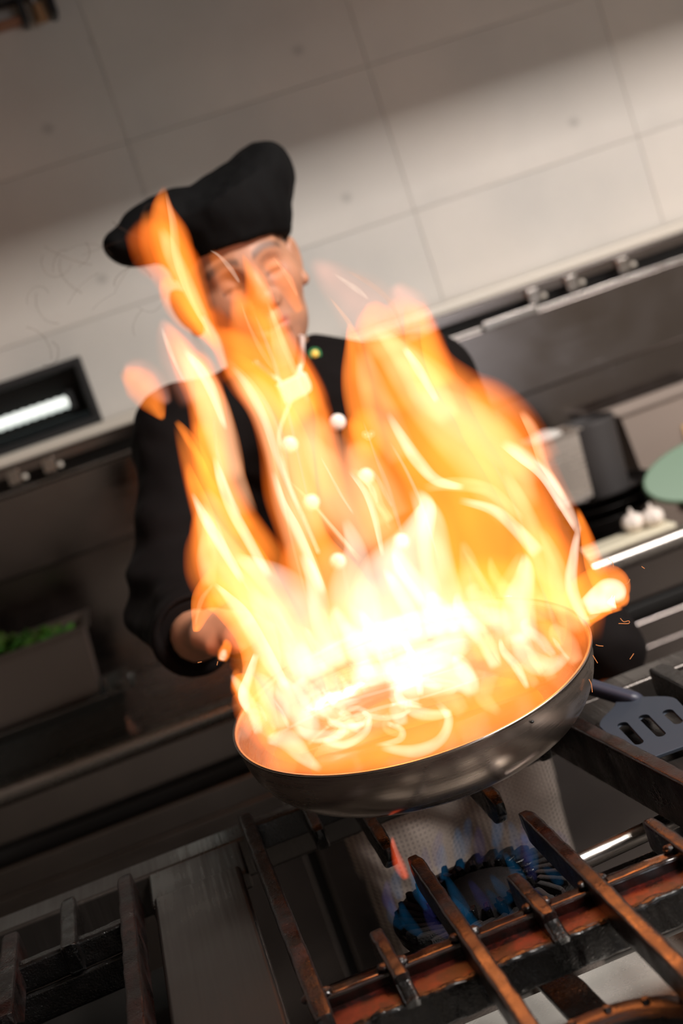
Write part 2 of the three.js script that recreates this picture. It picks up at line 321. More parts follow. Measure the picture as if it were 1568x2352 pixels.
// ---------------------------------------------------------------- the stove
// a cast bar: rings of a rounded section along a line, uneven as castings are; tip > 0 slopes the far end down
function castBar(a, b, w, h, { n = 60, r = 0.003, rough = 0.0004, tipA = 0, tipB = 0, sink = 0, wA = 1, wB = 1 } = {}) {
  const dir = b.clone().sub(a), L = dir.length(); dir.normalize();
  const side = dir.clone().cross(V(0, 1, 0)).normalize(), up = side.clone().cross(dir).normalize();
  const sec = [], hw = w / 2;
  const corner = (cx, cy, s) => { for (let k = 0; k <= 3; k++) { const t = (s + k / 3) * Math.PI / 2; sec.push([cx + Math.cos(t) * r, cy + Math.sin(t) * r]); } };
  corner(hw - r, -r, 0); sec.push([0.25 * hw, 0], [-0.25 * hw, 0]); corner(-hw + r, -r, 1); sec.push([-hw, -h * 0.35], [-hw, -h * 0.65]); corner(-hw + r, -h + r, 2); corner(hw - r, -h + r, 3); sec.push([hw, -h * 0.65], [hw, -h * 0.35]);
  const m = sec.length, pos = [], idx = [], uv = [];
  const put = (t, s, shrink) => {
    const ea = tipA ? 1 - sstep(0, tipA, t * L) : 0, eb = tipB ? 1 - sstep(0, tipB, (1 - t) * L) : 0;
    const wide = mix(wA, wB, t), base = a.clone().addScaledVector(dir, t * L);
    for (const [x, y] of sec) {
      const lift = 1 - 0.55 * Math.max(ea, eb), xx = x * wide * shrink * (1 - 0.25 * Math.max(ea, eb)), yy = (y + (y < -h * 0.3 ? 0 : 0)) * lift * shrink - sink * Math.max(ea, eb) - h * 0.12 * Math.max(ea, eb) ** 2;
      const p = base.clone().addScaledVector(side, xx).addScaledVector(up, yy);
      const k = N3(p.x * 130, p.y * 130, p.z * 130) * rough + N3(p.x * 45, p.y * 45, p.z * 45) * rough * 1.6;
      p.addScaledVector(up, k).addScaledVector(side, k * Math.sign(x));
      pos.push(p.x, p.y, p.z); uv.push(t * L, x + y);
    }
  };
  put(0, 0, 0.3); for (let i = 0; i <= n; i++) put(i / n, 0, i === 0 || i === n ? 0.86 : 1); put(1, 0, 0.3);
  const R = n + 3;
  for (let i = 0; i + 1 < R; i++) for (let j = 0; j < m; j++) { const p = i * m + j, q = i * m + (j + 1) % m; idx.push(p, q, p + m, q, q + m, p + m); }
  for (let j = 1; j + 1 < m; j++) { idx.push(0, j + 1, j); const o = (R - 1) * m; idx.push(o, o + j, o + j + 1); }
  const g = new THREE.BufferGeometry();
  g.setAttribute('position', new THREE.Float32BufferAttribute(pos, 3)); g.setAttribute('uv', new THREE.Float32BufferAttribute(uv, 2)); g.setIndex(idx); g.computeVertexNormals();
  return boxUV(g);
}
const weld = (p, s = 0.006) => { const g = new THREE.IcosahedronGeometry(s, 3), a = g.attributes.position; for (let i = 0; i < a.count; i++) { const k = 1 + 0.25 * N3(a.getX(i) * 300, a.getY(i) * 300 + p.x * 99, a.getZ(i) * 300); a.setXYZ(i, a.getX(i) * k, a.getY(i) * k * 0.6, a.getZ(i) * k); } g.computeVertexNormals(); return boxUV(g.translate(p.x, p.y, p.z)); };

const turned = (t) => { const c = t.clone(); c.rotation = Math.PI / 2; c.needsUpdate = true; return c; };
const GY = 0.932; // top of the grates
{
  const s = thing('gas_stove', 'open gas stove of dull steel with a grey back rail and steel strips between grates', 'stove', [0, 0, 0]);
  const strip = new THREE.MeshStandardMaterial({ color: 0x4d4946, metalness: 0.85, roughness: 0.55, roughnessMap: turned(brushRough), bumpMap: turned(brushTex), bumpScale: 0.0002 });
  obj('back_rail', box(-1.2, 1.2, 0.862, 0.905, -1.43, -1.385, 0.004), strip, s);
  obj('front_rail', box(-1.2, 1.2, 0.84, 0.905, -0.30, -0.25, 0.004), strip, s);
  for (const [a, b] of [[-0.107, -0.020], [0.352, 0.418]]) {
    const c = obj('cover_plate', box(a, b, 0.901, 0.913, -1.30, -0.3, 0.005), strip, s);
    obj('plate_end', box(a - 0.004, b + 0.006, 0.886, 0.9055, -1.384, -1.294, 0.004), strip, c);
    obj('cross_beam', box(a + 0.01, b - 0.01, 0.84, 0.90, -1.385, -0.3, 0.003), M.black, c);
  }
  obj('cover_plate', box(0.70, 1.1, 0.901, 0.913, -1.384, -0.3, 0.005), strip, s);
  obj('drip_tray', box(-0.56, -0.112, 0.80, 0.812, -1.38, -0.3, 0.004), M.black, s, null, 'black drip tray of the left bay');
  obj('drip_tray', box(0.43, 0.69, 0.83, 0.842, -1.38, -0.3, 0.004), M.black, s);
  obj('front_tray', box(-0.01, 0.36, 0.800, 0.806, -1.06, -0.3, 0.002), new THREE.MeshStandardMaterial({ color: 0xb9b5ae, metalness: 0.3, roughness: 0.5, roughnessMap: rustRough }), s, null, 'pale steel tray under the front burner');
  for (const x of [-1.15, 1.15]) for (const z of [-1.41, -0.275]) obj('leg', box(x - 0.02, x + 0.02, 0, 0.87, z - 0.02, z + 0.02, 0.003), M.darkSteel, s);
  obj('side_panel', box(-1.2, -1.18, 0.5, 0.90, -1.42, -0.26, 0.003), M.darkSteel, s);
  obj('side_panel', box(1.18, 1.2, 0.5, 0.90, -1.42, -0.26, 0.003), M.darkSteel, s);
  obj('burner_strap', castBar(V(0.174, 0.864, -0.985), V(0.187, 0.862, -0.80), 0.029, 0.006, { r: 0.0015, n: 30 }), M.char, s);
  obj('burner_beam', box(0.0, 0.345, 0.800, 0.826, -1.175, -1.155, 0.003), M.char, s);
}
{
  const p = thing('gas_pipe', 'shiny steel gas pipe behind the right side of the near grate', 'pipe', [0, 0, 0]);
  const a = onY(1380, 1958, 0.86), b = onY(1600, 1856, 0.86), d = b.clone().sub(a);
  obj('tube_run', tube([a.clone().addScaledVector(d, -0.35), a, b, b.clone().addScaledVector(d, 2.2)], 0.0085, 24, 14), M.steel, p);
  obj('coupling', new THREE.CylinderGeometry(0.0125, 0.0125, 0.03, 6).rotateZ(Math.PI / 2), M.steel, p, a.clone().addScaledVector(d, 1.9).toArray());
}
{ // the grate under the pan
  const g = thing('cast_iron_grate', 'large rusty brown cast iron grate below the flaming pan', 'stove grate', [0, 0, 0]);
  const B = (name, a, b, w, h, o, m = M.iron) => obj(name, castBar(V(...a), V(...b), w, h, o), m, g);
  B('frame_bar', [0.0, GY, -1.385], [0.004, GY, -0.918], 0.0145, 0.036, { n: 90, tipA: 0.02 }, M.dusky);
  B('frame_bar', [0.318, GY + 0.001, -1.385], [0.357, GY + 0.001, -0.918], 0.0165, 0.05, { n: 90 });
  B('inner_rail', [0.004, GY - 0.006, -0.960], [0.338, GY - 0.006, -0.952], 0.0155, 0.026, { n: 90 }, M.greasy);
  B('back_rail', [0.004, GY - 0.006, -1.352], [0.338, GY - 0.006, -1.346], 0.013, 0.028, { n: 60 }, M.char);
  const fireTint = new THREE.MeshPhysicalMaterial({ color: 0xe09a86, map: rustTex, metalness: 0.5, roughness: 0.6, roughnessMap: rustRough, bumpMap: pitTex, bumpScale: 0.0001, clearcoat: 0.6, clearcoatRoughness: 0.3 });  // reflected firelight is put into this orange base colour
  for (const [a, b, m] of [[-0.955, -0.9195, fireTint]]) {
    const pl = obj('ledge_plate', box(0.0, 0.345, GY - 0.026, GY - 0.0155, a, b, 0.002), m, g, null, 'glossy ledge with the orange of the fire put into its colour');
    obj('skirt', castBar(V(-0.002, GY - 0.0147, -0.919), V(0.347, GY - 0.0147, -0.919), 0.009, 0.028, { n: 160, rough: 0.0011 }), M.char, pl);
  }
  obj('back_plate', box(0.0, 0.345, GY - 0.036, GY - 0.025, -1.384, -1.352, 0.002), M.char, g);
  for (const x of [0.1195, 0.2215]) B('long_finger', [x, GY + 0.003, -1.118], [x + 0.0015, GY + 0.003, -0.60], 0.0125, 0.026, { n: 110, tipA: 0.022, sink: 0.001 });
  for (const x of [0.0625, 0.1765, 0.2925]) {
    B('short_finger', [x, GY + 0.001, -1.014], [x + 0.002, GY + 0.001, -0.928], 0.0115, 0.026, { n: 40, tipA: 0.008 });
    B('finger_root', [x + 0.002, GY - 0.002, -0.935], [x + 0.0025, GY - 0.013, -0.912], 0.0125, 0.022, { n: 20 }, M.char);
  }
  for (const x of [0.1065, 0.2125]) B('back_finger', [x, GY, -1.16], [x, GY, -1.35], 0.0125, 0.03, { n: 50, tipA: 0.022 }, M.char);
  for (const x of [0.06, 0.29]) B('back_finger', [x, GY, -1.26], [x, GY, -1.35], 0.0125, 0.026, { n: 30, tipA: 0.01 }, M.char);
  const ws = [];
  for (const x of [0.1195, 0.2215, 0.0625, 0.1765, 0.2925, 0.004]) for (const dx of [-0.006, 0.007]) ws.push(weld(V(x + dx, GY - 0.004, -0.957), 0.0052));
  obj('weld_beads', ws, M.iron, g);
}
{ // front grate: only the ends of its bars and burner show
  const b = thing('front_burner', 'rusty brown cast iron burner ring in the bottom right corner', 'burner', [0.165, 0.864, -0.764]);
  const prof = [[0.048, 0.0], [0.085, 0.0], [0.089, 0.006], [0.086, 0.030], [0.080, 0.036], [0.066, 0.037], [0.060, 0.033], [0.055, 0.010], [0.048, 0.0]];
  const lg = new THREE.LatheGeometry(prof.map(([r, y]) => new THREE.Vector2(r, y)), 72);
  obj('ring', boxUV(lg), M.iron, b);
  for (let k = 0; k < 18; k++) { const a = k / 18 * Math.PI * 2; obj('port_boss', new THREE.CylinderGeometry(0.0025, 0.003, 0.004, 8), M.iron, b, [Math.cos(a) * 0.073, 0.0375, Math.sin(a) * 0.073]); }
  obj('venturi', new THREE.CylinderGeometry(0.02, 0.028, 0.06, 20), M.char, b, [0, -0.03, 0.06]);
}
{ // left grate
  const g = thing('cast_iron_grate', 'black and dark brown cast iron grate in the bottom left corner', 'stove grate', [0, 0, 0]);
  const B = (name, a, b, w, h, o, m = M.dusky) => obj(name, castBar(V(...a), V(...b), w, h, o), m, g);
  B('frame_bar', [-0.1275, GY, -1.345], [-0.1275, GY, -0.85], 0.0155, 0.034, { n: 90, tipA: 0.02 });
  B('back_rail', [-0.46, GY - 0.004, -1.214], [-0.13, GY - 0.004, -1.236], 0.015, 0.026, { n: 70 }, M.char);
  B('back_skirt', [-0.46, GY - 0.03, -1.205], [-0.13, GY - 0.03, -1.228], 0.007, 0.03, { n: 50 }, M.char);
  B('short_finger', [-0.184, GY + 0.002, -1.335], [-0.182, GY + 0.002, -1.21], 0.0155, 0.028, { n: 40, tipA: 0.018 }, M.char);
  B('short_finger', [-0.297, GY + 0.002, -1.335], [-0.295, GY + 0.002, -1.21], 0.0155, 0.028, { n: 40, tipA: 0.018 }, M.char);
  B('long_finger', [-0.2385, GY + 0.003, -1.30], [-0.236, GY + 0.003, -1.125], 0.0165, 0.028, { n: 50, tipA: 0.014, tipB: 0.03 });
  B('long_finger', [-0.36, GY + 0.003, -1.30], [-0.358, GY + 0.003, -1.125], 0.0165, 0.028, { n: 50, tipA: 0.014, tipB: 0.03 });
  B('frame_bar', [-0.47, GY, -1.345], [-0.47, GY, -0.85], 0.0155, 0.034, { n: 60 }, M.char);
  B('front_rail', [-0.46, GY - 0.004, -0.86], [-0.13, GY - 0.004, -0.86], 0.015, 0.026, { n: 40 }, M.char);
}
{ // right grate
  const g = thing('cast_iron_grate', 'black cast iron grate at the right edge beyond the spatula', 'stove grate', [0, 0, 0]);
  const B = (name, a, b, w, h, o, m = M.char) => obj(name, castBar(V(...a), V(...b), w, h, o), m, g);
  B('frame_bar', [0.440, GY + 0.004, -1.33], [0.440, GY + 0.004, -0.85], 0.02, 0.034, { n: 60, tipA: 0.012 });
  B('back_rail', [0.44, GY - 0.004, -1.30], [0.70, GY - 0.004, -1.30], 0.015, 0.03, { n: 40 });
  B('front_rail', [0.44, GY - 0.004, -0.87], [0.70, GY - 0.004, -0.87], 0.015, 0.03, { n: 40 });
  B('frame_bar', [0.70, GY, -1.33], [0.70, GY, -0.85], 0.016, 0.03, { n: 40 });
  for (const z of [-1.22, -1.0]) B('finger', [0.45, GY, z], [0.53, GY, z], 0.013, 0.026, { n: 24, tipB: 0.014 });
}
{ // burner under the pan
  const b = thing('gas_burner', 'round black and grey gas burner with slanted fins under the pan', 'burner', [0.172, 0.852, -1.158]);
  const ash = new THREE.MeshStandardMaterial({ color: 0x4a423f, map: rustTex, roughness: 0.85, bumpMap: pitTex, bumpScale: 0.0012 });
  lathe('base', [[0.0, -0.02], [0.055, -0.02], [0.082, -0.008], [0.084, 0.002], [0.074, 0.004], [0.066, -0.004], [0.0, -0.004]], M.char, b, null, null, 72);
  lathe('cap', [[0.0, 0.014], [0.03, 0.013], [0.044, 0.008], [0.047, 0.0], [0.044, -0.004], [0.0, -0.004]], ash, b, null, 'soot grey burner cap', 64);
  for (let k = 0; k < 30; k++) {
    const a = k / 30 * Math.PI * 2, c = Math.cos(a), s = Math.sin(a), t = 0.35;
    const p0 = V(c * 0.052, 0.006, s * 0.052), p1 = V(Math.cos(a + t) * 0.080, 0.010, Math.sin(a + t) * 0.080);
    obj('fin', castBar(p0, p1, 0.0065, 0.014, { n: 8, r: 0.0018, rough: 0.0005, tipB: 0.005 }), ash, b);
  }
  for (let k = 0; k < 22; k++) {
    const a = k / 22 * Math.PI * 2;
    obj('tooth', castBar(V(Math.cos(a) * 0.040, 0.016, Math.sin(a) * 0.040), V(Math.cos(a) * 0.050, 0.016, Math.sin(a) * 0.050), 0.006, 0.02, { n: 4, r: 0.0015, rough: 0.0004 }), M.char, b);
  }
  obj('stem', new THREE.CylinderGeometry(0.02, 0.02, 0.05, 20), M.char, b, [0, -0.035, 0]);
}
{ // spatula on the right strip
  const s = thing('slotted_spatula', 'blue grey slotted spatula lying on the steel strip at the right', 'spatula', [0, 0, 0]);
  const pm = new THREE.MeshStandardMaterial({ color: 0x363d48, roughness: 0.5, metalness: 0.35 });
  const dk = new THREE.MeshStandardMaterial({ color: 0x2a2d3c, roughness: 0.5 });
  const h0 = onY(1345, 1575, 0.946), h1 = onY(1450, 1606, 0.929), e = onY(1612, 1768, 0.9175);
  const shp = new THREE.Shape(); // blade in its own plane: x across, y along from the neck
  shp.moveTo(-0.009, 0); shp.bezierCurveTo(-0.012, 0.012, -0.036, 0.018, -0.037, 0.034); shp.lineTo(-0.033, 0.105); shp.quadraticCurveTo(-0.031, 0.112, -0.024, 0.112);
  shp.lineTo(0.026, 0.112); shp.quadraticCurveTo(0.034, 0.112, 0.035, 0.105); shp.lineTo(0.038, 0.034); shp.bezierCurveTo(0.036, 0.018, 0.012, 0.012, 0.009, 0);
  for (const x of [-0.0215, -0.0005, 0.0205]) { const q = new THREE.Path(), y0 = x === -0.0215 ? 0.046 : 0.04, y1 = x === -0.0215 ? 0.076 : 0.086; q.moveTo(x - 0.005, y0 + 0.005); q.lineTo(x - 0.0045, y1 - 0.004); q.absarc(x, y1 - 0.004, 0.0045, Math.PI, 0, true); q.lineTo(x + 0.005, y0 + 0.005); q.absarc(x, y0 + 0.005, 0.005, 0, Math.PI, true); shp.holes.push(q); }
  const bg = new THREE.ExtrudeGeometry(shp, { depth: 0.0022, bevelEnabled: true, bevelSize: 0.0008, bevelThickness: 0.0008, bevelSegments: 2, curveSegments: 16 });
  const yA = e.clone().sub(h1).normalize(), zA = V(0, 1, 0).addScaledVector(yA, -yA.y).normalize(), xA = yA.clone().cross(zA).normalize();
  bg.translate(0.006, 0, 0).scale(1.02, 1.25, 1).applyMatrix4(new THREE.Matrix4().makeBasis(xA, yA, zA)).translate(h1.x, h1.y, h1.z);
  obj('blade', bg, pm, s, null, 'blue grey slotted blade');
  const hg = new THREE.CapsuleGeometry(0.011, 0.06, 8, 18).scale(1.15, 1, 0.75);
  const hd = h1.clone().sub(h0), mid = h0.clone().addScaledVector(hd, 0.45);
  hg.applyQuaternion(new THREE.Quaternion().setFromUnitVectors(V(0, 1, 0), hd.clone().normalize())).scale(1, 1, 1).translate(mid.x, mid.y, mid.z);
  obj('handle', hg, dk, s, null, 'dark blue handle');
  obj('neck', tube([mid.clone().addScaledVector(hd, 0.2), h1.clone().addScaledVector(yA, -0.005), h1.clone().addScaledVector(yA, 0.012)], 0.0055, 14, 10), pm, s);
}

// ---------------------------------------------------------------- the pan
const PAN = at(941.5, 1562.7, 1.28), PAN_TILT = 0.115, PAN_R = 0.168;
const panGroup = thing('frying_pan', 'large brushed steel frying pan full of flames, held above the burner', 'frying pan', PAN.toArray());
panGroup.rotation.x = PAN_TILT;
const HANDLE_END = at(512, 1500, 1.56);
{
  const R = PAN_R, d = 0.062;
  const panOut = new THREE.MeshPhysicalMaterial({ color: 0xbcaca0, metalness: 0.92, roughness: 0.42, roughnessMap: brushRough, bumpMap: brushTex, bumpScale: 0.00012 });
  const panIn = new THREE.MeshPhysicalMaterial({ color: 0xb8aaa0, metalness: 1, roughness: 0.42, roughnessMap: brushRough });
  const P = (r, y) => new THREE.Vector2(r, y);
  const outer = [], inner = [];
  const rb = 0.108;
  for (let i = 0; i <= 40; i++) { const t = i / 40; const a = t * Math.PI / 2; outer.push(P(rb + (R - 0.001 - rb) * Math.pow(Math.sin(a), 0.92), -d + d * (1 - Math.pow(Math.cos(a), 1.0)) ** 1.15)); }
  const og = new THREE.LatheGeometry([P(0, -d), P(rb * 0.5, -d), P(rb - 0.004, -d - 0.0002), ...outer], 144);
  { const p = og.attributes.position, uv = new Float32Array(p.count * 2); for (let i = 0; i < p.count; i++) { uv[i * 2] = Math.atan2(p.getZ(i), p.getX(i)) * R; uv[i * 2 + 1] = p.getY(i) * 1.6; } og.setAttribute('uv', new THREE.BufferAttribute(uv, 2)); }
  obj('outer_wall', og, panOut, panGroup);
  const t = 0.0028;
  for (const p of [...outer].reverse()) inner.push(P(Math.max(0, p.x - t), Math.max(p.y, -d + t)));
  const ig = new THREE.LatheGeometry([P(R - 0.001, 0), P(R + 0.0009, 0.0006), P(R + 0.0009, 0.0022), P(R - 0.0005, 0.003), P(R - t, 0.002), ...inner.slice(1), P(0, -d + t)], 144);
  obj('inner_wall', boxUV(ig), panIn, panGroup);
  // handle: flat steel bar riveted to the far left of the rim, with a hanging hole
  const inv = new THREE.Matrix4().makeRotationX(-PAN_TILT), end = HANDLE_END.clone().sub(PAN).applyMatrix4(inv);
  const out = V(end.x, 0, end.z), L = out.length(), dir = out.clone().normalize(), lat = V(-dir.z, 0, dir.x);
  const sh = new THREE.Shape(); sh.moveTo(R - 0.002, -0.012); sh.lineTo(L - 0.02, -0.0125); sh.absarc(L - 0.012, 0, 0.0135, -Math.PI / 2, Math.PI / 2, false); sh.lineTo(R - 0.002, 0.012);
  const hole = new THREE.Path(); hole.absellipse(L - 0.013, 0, 0.008, 0.0055, 0, Math.PI * 2); sh.holes.push(hole);
  const hg = new THREE.ExtrudeGeometry(sh, { depth: 0.005, bevelEnabled: true, bevelSize: 0.0012, bevelThickness: 0.0012, steps: 1, curveSegments: 20 });
  hg.applyMatrix4(new THREE.Matrix4().makeBasis(dir, lat, V(0, 1, 0)));
  const hp = hg.attributes.position; for (let i = 0; i < hp.count; i++) { const r = Math.hypot(hp.getX(i), hp.getZ(i)); hp.setY(i, hp.getY(i) - 0.014 + (end.y + 0.014) * sstep(R, L, r)); }
  hg.computeVertexNormals();
  const h = obj('handle', boxUV(hg), panOut, panGroup);
  for (const k of [-0.007, 0.007]) obj('rivet', new THREE.SphereGeometry(0.0032, 12, 8), panIn, h, dir.clone().multiplyScalar(R + 0.002).addScaledVector(lat, k).add(V(0, -0.006, 0)).toArray());
  const sp = V(0, -0.033, 0);
  // brown glaze pooled in the pan
  const gl = new THREE.CircleGeometry(0.112, 64).rotateX(-Math.PI / 2); { const p = gl.attributes.position; for (let i = 0; i < p.count; i++) p.setY(i, 0.0012 * N3(p.getX(i) * 60, 2, p.getZ(i) * 60)); } gl.computeVertexNormals();
  obj('sauce', gl, new THREE.MeshPhysicalMaterial({ color: 0xa8521c, roughness: 0.18, clearcoat: 1, clearcoatRoughness: 0.1 }), panGroup, [0, -d + 0.006, 0], 'thin layer of brown sauce');
  for (const [a, y, s] of [[1.62, -0.040, 0.0022], [1.2, -0.006, 0.0018], [1.05, -0.03, 0.0015], [0.62, -0.022, 0.0016]]) {
    const rr = PAN_R * (y > -0.01 ? 0.998 : y > -0.03 ? 0.965 : 0.90);
    obj('burnt_speck', new THREE.IcosahedronGeometry(s, 1).scale(1, 0.7, 1), M.black, panGroup, [Math.cos(a) * rr, y, Math.sin(a) * rr]);
  }
}

// ---------------------------------------------------------------- the cook
const capsule = (a, b, ra, rb) => { const d = b.clone().sub(a), l2 = d.lengthSq() || 1e-9; return (x, y, z) => { const px = x - a.x, py = y - a.y, pz = z - a.z, t = clamp((px * d.x + py * d.y + pz * d.z) / l2), qx = px - d.x * t, qy = py - d.y * t, qz = pz - d.z * t; return Math.sqrt(qx * qx + qy * qy + qz * qz) - mix(ra, rb, t); }; };
const ellipsoid = (c, r, e) => {
  const m = new THREE.Matrix3().setFromMatrix4(new THREE.Matrix4().makeRotationFromEuler(e ?? new THREE.Euler()).transpose()).elements, s = Math.min(r.x, r.y, r.z);
  return (x, y, z) => { const a = x - c.x, b = y - c.y, d = z - c.z; const u = (m[0] * a + m[3] * b + m[6] * d) / r.x, v = (m[1] * a + m[4] * b + m[7] * d) / r.y, w = (m[2] * a + m[5] * b + m[8] * d) / r.z; const k0 = Math.sqrt(u * u + v * v + w * w), k1 = Math.sqrt(u * u / r.x / r.x + v * v / r.y / r.y + w * w / r.z / r.z); return k1 < 1e-6 ? -s : k0 * (k0 - 1) / k1; };
};
const smin = (a, b, k) => { const h = Math.max(k - Math.abs(a - b), 0) / k; return Math.min(a, b) - h * h * k * 0.25; };
const smax = (a, b, k) => -smin(-a, -b, k);
const blend = (list) => (x, y, z) => { let d = 9; for (const [f, k] of list) d = d === 9 ? f(x, y, z) : smin(d, f(x, y, z), k ?? 0.02); return d; };
// surface nets: a smooth closed mesh of the zero level of f
function mesher(f, lo, hi, cell, colorOf) {
  const n = [0, 1, 2].map((k) => Math.ceil((hi.getComponent(k) - lo.getComponent(k)) / cell) + 1), [nx, ny, nz] = n;
  const val = new Float32Array(nx * ny * nz).fill(1), B = 4, id = (i, j, k) => (k * ny + j) * nx + i;
  for (let k = 0; k < nz; k += B) for (let j = 0; j < ny; j += B) for (let i = 0; i < nx; i += B) {
    const c = f(lo.x + (i + B / 2) * cell, lo.y + (j + B / 2) * cell, lo.z + (k + B / 2) * cell), far = Math.abs(c) > cell * B * 1.9;
    for (let c3 = k; c3 < Math.min(nz, k + B); c3++) for (let c2 = j; c2 < Math.min(ny, j + B); c2++) for (let c1 = i; c1 < Math.min(nx, i + B); c1++)
      val[id(c1, c2, c3)] = far ? c : f(lo.x + c1 * cell, lo.y + c2 * cell, lo.z + c3 * cell);
  }
  const vert = new Map(), pos = [], idx = [], E = [[0, 1], [0, 2], [0, 4], [1, 3], [1, 5], [2, 3], [2, 6], [3, 7], [4, 5], [4, 6], [5, 7], [6, 7]];
  for (let k = 0; k + 1 < nz; k++) for (let j = 0; j + 1 < ny; j++) for (let i = 0; i + 1 < nx; i++) {
    const c = []; let m = 0; for (let q = 0; q < 8; q++) { c[q] = val[id(i + (q & 1), j + (q >> 1 & 1), k + (q >> 2))]; if (c[q] < 0) m++; }
    if (m === 0 || m === 8) continue;
    let x = 0, y = 0, z = 0, s = 0;
    for (const [a, b] of E) if ((c[a] < 0) !== (c[b] < 0)) { const t = c[a] / (c[a] - c[b]); x += (a & 1) + ((b & 1) - (a & 1)) * t; y += (a >> 1 & 1) + ((b >> 1 & 1) - (a >> 1 & 1)) * t; z += (a >> 2) + ((b >> 2) - (a >> 2)) * t; s++; }
    vert.set(id(i, j, k), pos.length / 3); pos.push(lo.x + (i + x / s) * cell, lo.y + (j + y / s) * cell, lo.z + (k + z / s) * cell);
  }
  const quad = (a, b, c, d, flip) => { const v = [a, b, c, d].map((q) => vert.get(q)); if (v.some((q) => q === undefined)) return; if (flip) idx.push(v[0], v[2], v[1], v[0], v[3], v[2]); else idx.push(v[0], v[1], v[2], v[0], v[2], v[3]); };
  for (let k = 1; k + 1 < nz; k++) for (let j = 1; j + 1 < ny; j++) for (let i = 1; i + 1 < nx; i++) {
    const a = val[id(i, j, k)] < 0;
    if (a !== val[id(i + 1, j, k)] < 0) quad(id(i, j - 1, k - 1), id(i, j, k - 1), id(i, j, k), id(i, j - 1, k), !a);
    if (a !== val[id(i, j + 1, k)] < 0) quad(id(i - 1, j, k - 1), id(i - 1, j, k), id(i, j, k), id(i, j, k - 1), !a);
    if (a !== val[id(i, j, k + 1)] < 0) quad(id(i - 1, j - 1, k), id(i, j - 1, k), id(i, j, k), id(i - 1, j, k), !a);
  }
  const nor = new Float32Array(pos.length), e = cell * 0.4, col = colorOf && new Float32Array(pos.length), uv = new Float32Array(pos.length / 3 * 2);
  for (let q = 0; q < pos.length; q += 3) {
    const [x, y, z] = [pos[q], pos[q + 1], pos[q + 2]];
    const g = V(f(x + e, y, z) - f(x - e, y, z), f(x, y + e, z) - f(x, y - e, z), f(x, y, z + e) - f(x, y, z - e)).normalize();
    nor[q] = g.x; nor[q + 1] = g.y; nor[q + 2] = g.z; uv[q / 3 * 2] = x; uv[q / 3 * 2 + 1] = y;
    if (col) { const c = colorOf(x, y, z); col[q] = c[0]; col[q + 1] = c[1]; col[q + 2] = c[2]; }
  }
  const g = new THREE.BufferGeometry();
  g.setAttribute('position', new THREE.Float32BufferAttribute(pos, 3)); g.setAttribute('normal', new THREE.BufferAttribute(nor, 3)); g.setAttribute('uv', new THREE.BufferAttribute(uv, 2));
  if (col) g.setAttribute('color', new THREE.BufferAttribute(col, 3));
  g.setIndex(idx); return g;
}
// first point of a surface along the sight line of a surveyed point
function onSurface(f, x, y, d0 = 1.5) { const dir = at(x, y, 1).sub(CAM), p = V(0, 0, 0); let d = d0; for (let i = 0; i < 90; i++) { p.copy(CAM).addScaledVector(dir, d); const v = f(p.x, p.y, p.z); if (v < 0.0004) break; d += v * 0.7; } return p.clone(); }

